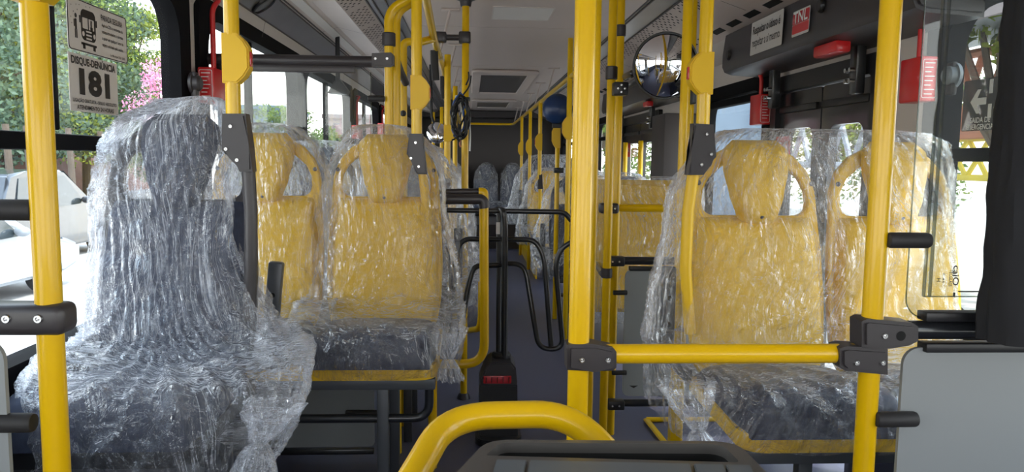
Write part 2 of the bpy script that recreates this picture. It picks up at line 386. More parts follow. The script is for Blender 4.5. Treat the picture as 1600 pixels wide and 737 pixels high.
# flat centre panels with open seams between them
ys = [Y0, 0.2, 2.1, 4.74, 6.66, 8.9, 10.6, 12.0, Y1]
for k in range(len(ys) - 1):
    struct('ceiling_panel', M().bx(-.385, .875, ys[k] + .004, ys[k + 1] - .004, 2.048, 2.055), CEI)
struct('ceiling_seam', M().bx(-.385, .875, Y0, Y1, 2.0545, 2.0552), CEJ)
strip('trim_1', 0, 1, CRE); strip('trim_2', 1, 2, MTL); strip('trim_3', 2, 3, CEI); strip('trim_4', 3, 4, CEI); strip('trim_5', 4, 5, CEI)
strip('trim_6', 5, 6, MTL); strip('trim_7', 7, 8, MTL); strip('trim_8', 8, 9, CEI); strip('trim_9', 9, 11, CEI); strip('trim_10', 11, 12, CRE)
# thin dark joints and light strips that run along the bus
g = M()
for x, z in ((-1.0, 1.903), (-.90, 1.978), (-.885, 1.982), (.88, 2.046), (1.02, 2.031), (.90, 2.044), (-.53, 2.031), (-.39, 2.046), (-.50, 2.033), (-.44, 2.04)):
    g.box((x, (Y0 + Y1) / 2, z), (.006, Y1 - Y0, .006))
struct('trim_11', g, CEJ)
g = M()
for a, b in ((-.86, -.815),):
    g.prism([(a, ceil_z(a) - .006), (b, ceil_z(b) - .006), (b, ceil_z(b) + .002), (a, ceil_z(a) + .002)], lambda p, q, t: V((p, t, q)), Y0, Y1)
struct('trim_12', g, LDF)
g = M()
for y in [1.2 + 1.15 * k for k in range(10)]:
    for i in (2, 3, 4):
        (a, za), (b, zb) = PROF[i], PROF[i + 1]
        g.quad((a, y, za - .0012), (b, y, zb - .0012), (b, y + .006, zb - .0012), (a, y + .006, za - .0012))
    (a, za), (b, zb) = PROF[9], PROF[10]
    g.quad((a, y, za - .0012), (b, y, zb - .0012), (b, y + .006, zb - .0012), (a, y + .006, za - .0012))
    g.quad((XL + .022, y + .3, 1.82), (XL + .022, y + .306, 1.82), (-.99, y + .306, 1.9), (-.99, y + .3, 1.9))
struct('trim_13', g, CEJ)
# air duct perforation
def perf(name, i, lo, hi, flip):
    (a, za), (b, zb) = PROF[i], PROF[i + 1]; n = V((zb - za, 0, -(b - a))).normalized()
    if n.z > 0: n = -n
    g = M(); y = .6; k = 0
    while y < 12.6:
        if k % 13 < 11:
            for q in range(3):
                s = lo + (hi - lo) * (q + (.5 if k % 2 else 0) * .8) / 2.6
                c = V((a + (b - a) * s, y, za + (zb - za) * s)) + n * .0015
                g.disc(c, n, .0085, 8)
        k += 1; y += .038
    o = struct(name, g, HOL)
perf('vent_perforation', 8, .12, .85, 1); perf('vent_perforation', 4, .12, .85, 1)
g = M()
for k in range(44):
    y = .8 + k * .24
    a, b = 1.265, 1.30
    g.quad((a, y, ceil_z(a) - .0015), (b, y, ceil_z(b) - .0015), (b, y + .15, ceil_z(b) - .0015), (a, y + .15, ceil_z(a) - .0015))
struct('vent_slot_row', g, HOL)

def wall(name, x0, x1, ya, yb, za, zb, holes, m):
    yc = sorted({ya, yb, *[h[0] for h in holes], *[h[1] for h in holes]}); zc = sorted({za, zb, *[h[2] for h in holes], *[h[3] for h in holes]})
    g = M()
    for i in range(len(yc) - 1):
        for j in range(len(zc) - 1):
            cy, cz = (yc[i] + yc[i + 1]) / 2, (zc[j] + zc[j + 1]) / 2
            if any(h[0] < cy < h[1] and h[2] < cz < h[3] for h in holes): continue
            g.bx(x0, x1, yc[i], yc[i + 1], zc[j], zc[j + 1])
    return struct(name, g, m)
WL = [(-2.2, .72, .75, 1.81), (.95, 2.79, .75, 1.81), (3.02, 4.61, .75, 1.81), (4.79, 6.59, .75, 1.81), (6.8, 8.5, .75, 1.81), (8.72, 10.4, .75, 1.81), (10.62, 12.2, .75, 1.81)]  # last two openings are added, hidden behind poles, to let daylight into the rear
WR = [(-2.2, .5, .75, 1.76), (.62, 2.42, .75, 1.76), (3.88, 4.9, .75, 1.66), (7.75, 9.2, .75, 1.70), (9.4, 10.85, .75, 1.70), (11.15, 12.6, .75, 1.70)]  # last opening is added behind a pole to brighten the rear
DR = [(2.80, 3.72, -.30, 1.60), (6.1, 7.5, -.30, 1.60)]
wall('wall_left', XL - .06, XL, Y0, 8.65, .0, 1.83, WL, CRE)
wall('wall_left_rear', XL - .06, XL, 8.65, Y1, 0, 1.83, WL[5:], DRK)
wall('wall_right', XR, XR + .06, Y0, 11.0, -.30, 1.86, WR + DR, CRE)
wall('wall_right_rear', XR, XR + .06, 11.0, Y1, 0, 1.86, WR[5:], DRK)
g = M(); g.bx(XL, XR, Y0 - .06, Y0, 0, .85); g.bx(XL, XR, Y0 - .06, Y0, 1.92, 2.08); g.bx(XL, XL + .1, Y0 - .06, Y0, .85, 1.92); g.bx(XR - .1, XR, Y0 - .06, Y0, .85, 1.92)
struct('wall_front', g, DRK)
struct('wall_rear', M().bx(XL, XR, Y1, Y1 + .06, 0, 2.08), DRK)
struct('wall_rear_header', M().bx(XL, XR, Y1 - .5, Y1 - .02, 1.93, 2.04, bev=.01), DRK)
struct('floor', M().bx(XL - .05, XR + .05, Y0, Y1 + .05, -.06, 0), FLO)
struct('floor_platform', M().bx(.70, XR, 7.9, Y1, 0, .12), FLO)
struct('floor_rear_step', M().bx(XL, XR, 10.6, Y1, 0, .34), DRK)
g = M(); g.bx(.685, .70, 7.9, 10.6, 0, .128); g.bx(.70, .735, 7.9, 10.6, .12, .126)
struct('trim_14', g, YEL)
# lower wall cladding
struct('baseboard_left', M().bx(XL, XL + .012, Y0, 8.6, 0, .72), NAV)
g = M()
for a, b in ((Y0, 2.78), (3.74, 6.08), (7.52, 11)): g.bx(XR - .012, XR, a, b, 0, .72)
struct('baseboard_right', g, NAV)
# windows
def window(n, side, w, trans=1.28, div=None, div_low=False):
    y0, y1, z0, z1 = w; X = XL if side < 0 else XR
    f = lambda t0: (lambda a, b, t: V((X - side * t, a, b)))
    g = M(); q = .03
    g.ringplate(rrect(y0 - .07, y1 + .07, z0 - .05, z1 + .04, .06), rrect(y0 + q, y1 - q, z0 + q, z1 - q, .13), f(0), -.05, .018)
    o = g.build('window_%d' % n, WFR, None); o['kind'] = 'structure'; LOC[o.name] = V((0, 0, 0))
    g = M(); c = X + side * .02
    g.box((c, (y0 + y1) / 2, trans), (.05, y1 - y0 - .06, .042), bev=.006)
    for d in (div or []):
        g.box((c, d, (trans + z1) / 2), (.035, .028, z1 - trans - .06), bev=.004)
    g.build('window_sash', WFR, o)
    c = X + side * .022
    g = M(); g.bx(c - .002, c + .002, y0 + .01, y1 - .01, z0 + .01, z1 - .01); g.build('pane', GLS, o)
    return o
window(1, -1, WL[0]); window(2, -1, WL[1], div=[1.98]); window(3, -1, WL[2], div=[3.70]); window(4, -1, WL[3], div=[5.62]); window(5, -1, WL[4], div=[7.6])
window(6, 1, WR[0]); window(7, 1, WR[1], div=[1.3]); window(8, 1, WR[2], trans=1.60, div=[4.25]); window(9, 1, WR[3], trans=1.5, div=[8.4]); window(10, 1, WR[4], trans=1.5, div=[10.1]); window(11, -1, WL[5], div=[9.6]); window(12, -1, WL[6], div=[11.4]); window(13, 1, WR[5], trans=1.5, div=[11.9])  # final three are unseen rear windows, added to brighten the back of the bus
# doors
def door(n, y0, y1):
    o = M().ringplate(rrect(y0 - .05, y1 + .05, -.3, 1.66, .02), rrect(y0 + .015, y1 - .015, -.26, 1.585, .02), lambda a, b, t: V((XR - .02 + t, a, b)), -.01, .07).build('door_%d' % n, BLK, None)
    o['kind'] = 'structure'; LOC[o.name] = V((0, 0, 0))
    mid = (y0 + y1) / 2
    for a, b in ((y0 + .02, mid - .006), (mid + .006, y1 - .02)):
        l = M().ringplate(rrect(a, b, -.25, 1.58, .02), rrect(a + .075, b - .075, -.13, 1.41, .05), lambda p, q, t: V((XR - .005 + t, p, q)), 0, .035).build('door_leaf', BLM, o)
        M().bx(XR + .01, XR + .014, a + .05, b - .05, -.18, 1.44).build('pane', GLS, l)
        M().box((XR - .012, (a + b) / 2, 1.50), (.02, b - a - .04, .03), bev=.004).build('rail', BLK, l)
    # hanging arms with bolts that carry the leaves
    for y in (y0 + .06, y1 - .06):
        h = M().box((XR - .06, y, 1.68), (.04, .055, .34), bev=.008).build('hinge_arm', BLM, o)
        g = M()
        for dy in (-.014, .02):
            for dz in (-.09, -.05): g.cyl((XR - .10, y + dy, 1.60 + dz + .05), (XR - .078, y + dy, 1.60 + dz + .05), .009, 8)
        g.build('bolt', SCR, h)
    return o
door(1, 2.80, 3.72); door(2, 6.1, 7.5)

# ================================================================ SEATS
def interp(tab, v):
    if v <= tab[0][0]: return tab[0][1]
    for (a, x), (b, y) in zip(tab, tab[1:]):
        if v <= b:
            t = (v - a) / (b - a); t = t * t * (3 - 2 * t) * .5 + t * .5; return x + (y - x) * t
    return tab[-1][1]
OUT = [(.60, .165), (.625, .19), (.70, .208), (.86, .214), (1.0, .208), (1.10, .20), (1.18, .195), (1.24, .175), (1.29, .13), (1.318, .07), (1.33, .0)]
def outline(tab):
    L_ = [(w, z) for z, w in tab]; return L_ + [(-w, z) for z, w in reversed(tab) if w > 0]
def cast(poly, c, ang):
    d = (math.cos(ang), math.sin(ang)); best = None
    for k in range(len(poly)):
        (x1, z1), (x2, z2) = poly[k], poly[(k + 1) % len(poly)]
        ex, ez = x2 - x1, z2 - z1; den = d[0] * ez - d[1] * ex
        if abs(den) < 1e-12: continue
        t = ((x1 - c[0]) * ez - (z1 - c[1]) * ex) / den; u = ((x1 - c[0]) * d[1] - (z1 - c[1]) * d[0]) / den
        if t > 0 and -1e-6 <= u <= 1 + 1e-6 and (best is None or t < best): best = t
    return (c[0] + d[0] * best, c[1] + d[1] * best)
HOLE = [(1.105, .0), (1.105, .135), (1.115, .158), (1.14, .166), (1.18, .162), (1.22, .142), (1.255, .10), (1.278, .05), (1.284, 0)]
def hole_poly():
    R = [(w, z) for z, w in HOLE]; return R + [(-w, z) for w, z in reversed(R) if w > 0]
REC = .18
def seat_back(root, cx, ms, dz=0, lean=REC):
    f = lambda x, z, t: V((cx + x, (z - .62) * lean - t, z + dz))
    n = 88; oc = (0, 1.18); po, pi = outline(OUT), hole_poly()
    angs = [2 * PI * k / n for k in range(n)]
    g = M().ringplate([cast(po, oc, a) for a in angs], [cast(pi, oc, a) for a in angs], f, -.036, -.006)
    bmesh.ops.recalc_face_normals(g.bm, faces=g.bm.faces)
    sh = g.build('backrest_shell', ms['shell'], root)
    bv = sh.modifiers.new('b', 'BEVEL'); bv.width = .007; bv.segments = 2; bv.limit_method = 'ANGLE'; bv.angle_limit = math.radians(50)
    for sx in (-1, 1):
        g = M(); c = f(sx * .178, 1.205, .007); g.lathe([(0, .004), (.006, .003), (.008, 0)], c, (0, -1, 0), 12); g.build('screw_cap', CHA, sh)
    M().pillow(lambda v: interp([(0, .165), (.06, .19), (.2, .202), (.6, .197), (.95, .182), (1, .17)], v), .612, 1.10, .05, f, p=7, nz=34).build('back_pad', ms['pad'], root)
    hr = M().pillow(lambda v: interp([(0, .045), (.12, .062), (.35, .082), (.65, .1), (.88, .101), (1, .07)], v), 1.075, 1.338, .06, lambda x, z, t: f(x, z, t + .006), p=4, nz=26).build('headrest', ms['pad'], root)
    g = M(); g.lathe([(0, .004), (.006, .003), (.008, 0)], f(0, 1.107, .052), (0, -1, 0), 12); g.build('screw_cap', CHA, hr)
def seat_cushion(root, cx, ms, dz=0, w=.208):
    f = lambda x, s, t: V((cx + x, .03 - s, .615 + dz + .05 * min(1, s / .4) + t))
    M().pillow(lambda v: interp([(0, w * .92), (.2, w), (.8, w), (1, w * .93)], v), 0, .49, .052, f, p=6, back=.068).build('seat_cushion', ms['cush'], root)
def seat_rim(root, x0, x1, ms, dz=0):
    g = M(); pts = fillet([(x0, .0, .60 + dz), (x0, -.455, .585 + dz), (x1, -.455, .585 + dz), (x1, .0, .60 + dz)], .06, 8)
    fr = frames(pts); rows = []
    mid = (x0 + x1) / 2
    for p in pts:
        c = V((mid + (p.x - mid) * .9, p.y + (.04 if p.y < -.4 else 0), p.z)); sag = -.012 * (1 - ((p.x - mid) / (x1 - x0) * 2) ** 2) if p.y < -.4 else 0
        rows.append([g.bm.verts.new(p + V((0, 0, .022 + sag))), g.bm.verts.new(p + V((0, 0, -.02 + sag))), g.bm.verts.new(c + V((0, 0, -.02 + sag))), g.bm.verts.new(c + V((0, 0, .022 + sag)))])
    for a, b in zip(rows, rows[1:]):
        for k in range(4): g.bm.faces.new((a[k], a[(k + 1) % 4], b[(k + 1) % 4], b[k]))
    g.bm.faces.new(rows[0]); g.bm.faces.new(rows[-1][::-1])
    g.bx(x0 + .03, x1 - .03, -.41, .0, .556 + dz, .576 + dz)
    g.build('seat_rim', ms['rim'], root)
def seat_base(root, side, dz=0, w=.44, leg_h=None):
    """grey under-frame: beam, loop rail, square legs; side=+1 puts the open loop at +x"""
    z = dz
    M().box((0, -.42, .545 + z), (2 * w - .02, .045, .035), bev=.004).build('frame_beam', GRM, root)
    M().box((0, -.06, .545 + z), (2 * w - .02, .045, .035), bev=.004).build('frame_beam', GRM, root)
    g = M(); g.tube(fillet([(-side * w, -.42, .43 + z), (side * (w - .03), -.42, .43 + z), (side * (w - .03), -.42, .54 + z)], .06), .014); g.build('loop_rail', BLM, root)
    for y in (-.42, -.06):
        M().bx(side * (w - .175) - .018, side * (w - .175) + .018, y - .018, y + .018, 0, .53 + z, bev=.004).build('leg', GRM, root)
        M().bx(-side * (w - .10) - .018, -side * (w - .10) + .018, y - .018, y + .018, 0, .53 + z, bev=.004).build('leg', GRM, root)
def armrest(root, x, y, z0, z1, tilt=.1):
    g = M(); g.box((x, y, (z0 + z1) / 2), (.044, .035, z1 - z0), rot=Matrix.Rotation(tilt, 3, 'Y'), bev=.007); a = g.build('armrest', GRM, root)
    for k, t in enumerate((.35, .65)):
        zz = z0 + (z1 - z0) * t
        g = M(); g.disc((x + (zz - (z0 + z1) / 2) * tilt, y - .0185, zz), (0, -1, 0), .008, 14); g.build('bolt_hole', HOL, a)
YM = dict(shell=YEP, pad=YEV, cush=NAV, rim=YEP)
DM = dict(shell=CHA, pad=FAB, cush=FAB, rim=BLK)
def double_seat(label, side, ms, loc, dz=0, group=None, mid=False):
    r = thing('double_bus_seat', label, 'seat', (0, 0, 0), group)
    for cx in (-.22, .22): seat_back(r, cx, ms, dz); seat_cushion(r, cx, ms, dz)
    seat_rim(r, -.435, .435, ms, dz); seat_base(r, side, dz)
    if mid: armrest(r, -.07, -.43, .64 + dz, .93 + dz, .1)
    armrest(r, side * .475, .13, .66 + dz, .94 + dz, 0)
    M().box((side * .455, .05, .64 + dz), (.02, .22, .04), bev=.004).build('armrest_bracket', GRM, r)
    r.location = V(loc); return r
SG = 'double seats facing the camera'
LX = -.5375; RX = 1.10
seatL = double_seat('yellow double seat on the left under clear film, nearest yellow pair on that side', 1, YM, (LX, 2.78, 0), mid=True)
seatR = double_seat('yellow double seat on the right under clear film, behind the front yellow handrail', -1, YM, (RX, 2.22, 0), dz=-.02)
# single dark seat over the wheel, front left
ds = thing('bus_seat', 'dark navy single seat in crumpled clear film beside the left window with stickers', 'seat')
seat_back(ds, 0, DM, .025); seat_cushion(ds, 0, DM, .03, w=.215); seat_rim(ds, -.22, .22, DM, .03); seat_base(ds, 1, .03, w=.23)
ds.location = V((-.80, 2.05, 0))
# further rows
rowL = [(3.72, -.04, 'n'), (4.72, -.04, 'y'), (6.0, -.10, 'n'), (7.2, -.14, 'n'), (8.4, -.14, 'n'), (9.5, -.14, 'n')]
names = ['first row behind the near yellow pair', 'second row behind, beside the tall grey-jointed handrail', 'third row behind the near pair', 'fourth row back on the left', 'fifth row back on the left', 'last left row before the rear step']
pY = double_seat('x', 1, YM, (0, 0, 0)); pN = double_seat('x', 1, DM, (0, 0, 0))
qY = double_seat('x', -1, YM, (0, 0, 0)); qN = double_seat('x', -1, DM, (0, 0, 0))
first = {}
def place(p, key, label, loc, group):
    if key not in first: first[key] = p; p['label'] = label; p.location = V(loc); p['group'] = group; return p
    c = copy_tree(p, label, loc); return c
rows = []
for (y, dz, k), nm in zip(rowL, names):
    o = place(pY if k == 'y' else pN, 'L' + k, ('yellow' if k == 'y' else 'dark navy') + ' double seat in film on the left, ' + nm, (LX, y, dz), 'left hand seat rows')
    rows.append((LX, y, dz))
rowR = [(6.2, -.22, 'n', 'dark navy double seat in film on the right, beside the rear door'), (8.25, -.21, 'y', 'yellow double seat in film on the right, beyond the rear door'),
        (9.2, -.06, 'n', 'taller dark seat pair with a glossy arched top on the right platform'), (10.3, -.16, 'n', 'dark double seat in white crumpled film, last right row before the rear bench')]
for y, dz, k, nm in rowR:
    place(qY if k == 'y' else qN, 'R' + k, nm, (RX - .02, y, dz), 'right hand seat rows'); rows.append((RX - .02, y, dz))
rb = None
for x in (-.78, -.30, .25, .68, 1.12):
    nm = {-.78: 'farthest left seat of the dark rear bench', -.30: 'rear bench seat behind the tall yellow poles', .25: 'rear bench seat at the left of the aisle end, in film', .68: 'rear bench seat at the right of the aisle end, in film', 1.12: 'farthest right seat of the rear bench'}[x]
    if rb is None:
        rb = thing('rear_bench_seat', nm, 'seat', (0, 0, 0), 'rear bench seats'); seat_back(rb, 0, DM); seat_cushion(rb, 0, DM); M().bx(-.2, .2, -.42, .03, .34, .60, bev=.01).build('seat_plinth', BLK, rb)
        rb.location = V((x, 12.55, -.18)); b0 = rb
        for c in list(bpy.data.objects):
            if c.parent == rb and c.name.startswith('seat_plinth'):
                for v in c.data.vertices: v.co.z += .18 if v.co.z < .45 else 0
    else: copy_tree(b0, nm, (x, 12.55, -.18))

# ================================================================ POLYTHENE COVERS
def cover(label, rings, m, seed, group='clear plastic seat covers', nu=150, nv=150, amp=.010, folds=15, expo=3.2, extra=None):
    """bag lofted through rings (z, xl, xr, yf, yb) from the top down"""
    L = [0]
    for a, b in zip(rings, rings[1:]):
        L.append(L[-1] + math.sqrt((a[0] - b[0]) ** 2 + (a[3] - b[3]) ** 2 + .3 * (a[1] - b[1]) ** 2 + .05 * (a[4] - b[4]) ** 2))
    T = L[-1]; bm = bmesh.new(); uvl = None; grid = []
    for j in range(nv + 1):
        s = T * j / nv; k = 0
        while k < len(L) - 2 and s > L[k + 1]: k += 1
        t = (s - L[k]) / (L[k + 1] - L[k]); P = [rings[max(0, k - 1)], rings[k], rings[k + 1], rings[min(len(rings) - 1, k + 2)]]
        r = []
        for q in range(5):
            p0, p1, p2, p3 = [p[q] for p in P]; lin = p1 + (p2 - p1) * t
            cr = .5 * ((2 * p1) + (-p0 + p2) * t + (2 * p0 - 5 * p1 + 4 * p2 - p3) * t * t + (-p0 + 3 * p1 - 3 * p2 + p3) * t ** 3)
            r.append(lin * .5 + cr * .5)
        z, xl, xr, yf, yb = r; cx, cy, a, b = (xl + xr) / 2, (yf + yb) / 2, (xr - xl) / 2, (yb - yf) / 2
        row = []; fade = min(1, j / (nv * .06))
        for i in range(nu):
            th = 2 * PI * i / nu; c, sn = math.cos(th), math.sin(th)
            rad = (abs(c) ** expo + abs(sn) ** expo) ** (-1 / expo)
            x, y = cx + a * rad * c, cy + b * rad * sn
            ux = i / nu
            wv = V((math.cos(th) * 1.1 + seed, math.sin(th) * 1.1, s * 1.6))
            warp = noise.noise(wv) * 2.2
            f = math.sin((ux * folds + warp) * 2 * PI); f = 1 - abs(f) * 2
            n1 = noise.noise(V((x * 9 + seed, y * 9, z * 4))); n2 = noise.noise(V((x * 26, y * 26 + seed, z * 16))); n3 = noise.noise(V((x * 60, y * 60 + seed, z * 50)))
            d = fade * (amp * .8 * f + amp * 1.1 * n1 + amp * .75 * n2 + amp * .35 * n3)
            nx, ny = c * abs(c) ** .3, sn * abs(sn) ** .3; ln = math.hypot(nx, ny) or 1
            row.append(V((x + nx / ln * d, y + ny / ln * d, z + .7 * d)))
        if extra: row = [extra(p) for p in row]
        grid.append(row)
    vs = [[bm.verts.new(p) for p in row] for row in grid]; uvl = bm.loops.layers.uv.new('UVMap')
    for j in range(nv):
        for i in range(nu):
            i2 = (i + 1) % nu; fc = bm.faces.new((vs[j][i], vs[j + 1][i], vs[j + 1][i2], vs[j][i2]))
            uv = ((i / nu, j / nv), (i / nu, (j + 1) / nv), ((i + 1) / nu, (j + 1) / nv), ((i + 1) / nu, j / nv))
            for lp, c in zip(fc.loops, uv): lp[uvl].uv = c
    top = bm.faces.new(vs[0])
    o = M(); o.bm.free(); o.bm = bm
    ob = o.build('plastic_seat_cover', m, None, True, recalc=False, ang=180); tag(ob, label, 'plastic cover', group)
    return ob
def std_rings(cl, cr, Y, dz, side=0, tent=0., front=.55):
    """cover over seat backs whose centres run cl..cr; side = aisle side that bulges round the armrest"""
    R = []
    for z, w, yf, yb in ((1.375, .03, .12, .20), (1.362, .10, .06, .22), (1.33, .150, .035, .235), (1.27, .195, .01, .23), (1.18, .228, -.01, .225), (1.05, .238, -.03, .20),
                         (.90, .248, -.055, .18), (.78, .262, -.075, .16), (.745, .268, -.10, .15), (.735, .275, -.22, .15), (.745, .28, -.36, .14), (.73, .28, -.455, .14), (.69, .28, -.49, .13), (.61, .275, -.495, .12), (.57, .265, -.48, .10)):
        k = max(0, (1.25 - z)) * tent
        e = .06 if z < 1.0 else .03 * (z < 1.2)
        R.append((z + dz, cl - w - k - (e if side < 0 else 0), cr + w + k + (e if side > 0 else 0), Y + yf, Y + yb))
    return [(z, max(a, XL + .035), min(b, XR - .035), c, d) for z, a, b, c, d in R]
cover('clear wrinkled plastic cover over the left yellow aisle seat', [(z, a, b - (.045 if z < 1.2 else .01), c, d) for z, a, b, c, d in std_rings(LX + .22, LX + .22, 2.78, 0, 1, .0)], FILM, 1.0, folds=13)
cover('clear wrinkled plastic cover over the left yellow window seat', std_rings(LX - .22, LX - .22, 2.78, 0, 0, .0), FILM, 2.0, folds=13)
R = std_rings(.88, 1.322, 2.22, -.02, -1, .05)
R = [(z, max(xl, .5), min(xr, 1.495), yf - .01, yb) for z, xl, xr, yf, yb in R]
cover('wide clear plastic cover stretched over both right yellow seats', R, FILM, 3.0, nu=260, nv=170, folds=24, expo=4)
# the front left one hangs like a tent towards the window
RD = [(1.41, -.745, -.72, 2.12, 2.18), (1.395, -.84, -.69, 2.09, 2.25), (1.35, -.945, -.668, 2.05, 2.27), (1.28, -.985, -.655, 2.03, 2.27), (1.15, -.995, -.645, 1.99, 2.26), (1.0, -.998, -.622, 1.96, 2.24),
      (.88, -.998, -.575, 1.93, 2.22), (.80, -.998, -.53, 1.88, 2.2), (.775, -.998, -.48, 1.78, 2.19), (.785, -.998, -.44, 1.66, 2.18), (.77, -.998, -.415, 1.58, 2.16), (.73, -.99, -.40, 1.545, 2.12), (.67, -.985, -.40, 1.545, 2.05), (.60, -.97, -.42, 1.55, 1.98), (.54, -.96, -.46, 1.57, 1.9)]
cover('heavily crumpled plastic cover tenting over the front left dark seat', RD, FILM2, 4.0, nu=220, nv=220, amp=.013, folds=17)
k = 0
cl_names = ['first left row behind the near yellow pair', 'second left row behind the near yellow pair', 'third left row', 'fourth left row', 'fifth left row', 'last left row',
            'dark right row beside the rear door', 'yellow right row beyond the rear door', 'arched dark pair on the right platform', 'last right row']
for (x, y, dz), nm in zip(rows, cl_names):
    sd = 1 if x < 0 else -1
    if y < 5: 
        for dx in (-.22, .22): cover('plastic cover over the %s seat of the %s' % ('aisle' if dx * sd > 0 else 'window', nm), std_rings(x + dx, x + dx, y, dz, sd if dx * sd > 0 else 0, .05), FILM3, 6 + k + dx, nu=90, nv=80)
    else: cover('plastic cover over the ' + nm, std_rings(x - .22, x + .22, y, dz, sd, .06), FILM3, 6 + k, nu=110, nv=60)
    k += 1
for x, nm in ((-.30, 'behind the tall yellow poles'), (.25, 'left of the aisle end'), (.68, 'right of the aisle end'), (1.12, 'at the far right')):
    cover('plastic cover over the rear bench seat ' + nm, [(z, a + .05, b - .05, c, d) for z, a, b, c, d in std_rings(x, x, 12.55, -.18, 0, .0)], FILM3, 30 + x, nu=60, nv=50, amp=.014)
# ================================================================ HANDRAILS AND FITTINGS
def pprism(g, pts, Y, th, bev=0, y0=None):
    P = [at(px, py, Y) for px, py in pts]
    return g.prism([(p.x, p.z) for p in P], lambda a, b, t: V((a, Y + t, b)), -th / 2, th / 2, bev)
def screw(par, x, y, z, r=.0045, d=(0, -1, 0)):
    g = M(); g.lathe([(0, .0015), (r * .45, .0012), (r * .5, .003), (r * .85, .003), (r, 0)], (x, y, z), d, 14); return g.build('screw', SCR, par)
def post(label, p, z0, z1, r=.0175, group=None, loc=None, name='handrail_post'):
    t = thing(name, label, 'handrail', (p.x, p.y, z0), group)
    g = M(); g.cyl((p.x, p.y, z0), (p.x, p.y, z1), r, 28, bev=.003); g.build('tube', YEL, t); return t
def collar(par, p, z, h, r, name='clamp', m=None):
    g = M(); g.lathe([(0, -h / 2), (r - .003, -h / 2), (r, -h / 2 + .003), (r, h / 2 - .003), (r - .003, h / 2), (0, h / 2)], (p.x, p.y, z), seg=24); return g.build(name, m or CHA, par)
def button(par, p, z, h, side, w=.045, r=.019, red=True):
    """yellow call button housing clipped on a post"""
    g = M(); o = side
    poly = [(-o * r * 1.1, -h * .5), (o * r * .9, -h * .5), (o * (r + w * .35), -h * .36), (o * (r + w * .62), -h * .2), (o * (r + w * .62), h * .2), (o * (r + w * .35), h * .36), (o * r * .9, h * .5), (-o * r * 1.1, h * .5)]
    g.prism(poly, lambda a, b, t: V((p.x + a, p.y + t, z + b)), -r * 1.15, r * 1.15, .004); k = g.build('button_housing', YEP, par)
    if red:
        M().box((p.x + o * (r + w * .62), p.y, z), (.006, r * 1.1, h * .3), bev=.002).build('button', REG, k)
PG = 'yellow floor to ceiling posts'
p1, p2, p3 = at(71, 367, 1.10), at(907, 400, 1.27), at(1370, 380, 1.27)
# front left post
t = post('thick yellow post at the far left, in front of the sticker window', p1, 0, ceil_z(p1.x), .0178, PG)
z = at(60, 5, 1.1).z + .06; button(t, p1, z, .12, 1, red=False)
g = M(); c = at(52, 496, 1.1); g.box((c.x - .012, 1.1, c.z), (.098 + .03, .052, .044), bev=.012, seg=3); k = g.build('clamp', CHA, t)
for px in (10, 60): q = at(px, 498, 1.0735); screw(k, q.x, 1.0735, q.z, .0062)
for py, hh in ((328, .030), (660, .028)):
    q = at(45, py, 1.1); g = M(); g.cyl((q.x - .20, 1.1, q.z), (q.x + .008, 1.1, q.z), hh / 2, 20, bev=.004); g.build('stub', RUB, t)
# partition on the far left, low grey board with its bar to the wall
t = thing('side_partition', 'pale grey low partition board at the left edge, against the wall', 'partition', (-.84, 1.1, .1))
a = at(13, 640, 1.1); b = at(6, 530, 1.1)
M().prism(rrect(-1.015, a.x, .12, b.z, .03), XYZ_XZ(1.1), -.004, .004).build('board', GPN, t)
g = M(); c = at(-30, 496, 1.1); g.cyl((-1.015, 1.1, c.z), (c.x, 1.1, c.z), .016, 18); g.build('cross_bar', BLM, t)
M().bx(-1.015, -.72, 1.085, 1.115, .10, .13, bev=.003).build('bottom_channel', BLM, t)

# centre post + waist bar + right post
t = post('tall yellow centre post standing right of the aisle, nearest the camera', p2, 0, 2.05, .0178, PG)
g = M(); pprism(g, [(884, 534), (925, 533), (955, 539), (960, 545), (960, 569), (955, 574), (925, 575), (884, 573)], 1.27, .05, .006); k = g.build('clamp', CHA, t)
for px in (906, 946): q = at(px, 556, 1.27); screw(k, q.x, 1.27 - .0255, q.z, .0055)
t = post('leaning-looking yellow post on the right carrying two dark clamps', p3, 0, ceil_z(p3.x), .0178, PG)
g = M(); pprism(g, [(1303, 539), (1315, 536), (1377, 540), (1377, 580), (1312, 574), (1303, 566)], 1.27, .054, .006); k = g.build('clamp', CHA, t)
for px in (1326, 1366): q = at(px, 560, 1.27); screw(k, q.x, 1.27 - .0275, q.z, .0052)
g = M(); pprism(g, [(1337, 498), (1345, 494), (1415, 500), (1424, 506), (1424, 528), (1410, 535), (1380, 540), (1337, 538)], 1.27, .054, .006); k = g.build('clamp', CHA, t)
q = at(1369, 519, 1.27); screw(k, q.x, 1.27 - .0275, q.z, .0052)
q = at(1394, 519, 1.27); g = M(); g.disc((q.x, 1.27 - .0277, q.z), (0, -1, 0), .0085, 16); g.build('socket', HOL, k)
for py, x0 in ((374, 1445), (650, 1425)):
    q = at(x0, py, 1.27); g = M(); g.cyl((q.x - .075, 1.255, q.z), (q.x, 1.255, q.z), .0135, 20, bev=.005); g.build('stub', RUB, t)
zb = at(1130, 552, 1.27).z
t = thing('waist_rail', 'horizontal yellow rail at waist height between the two front posts', 'handrail', (p2.x, 1.27, zb))
M().cyl((p2.x + .03, 1.27, zb), (p3.x - .03, 1.27, zb), .0168, 28).build('tube', YEL, t)
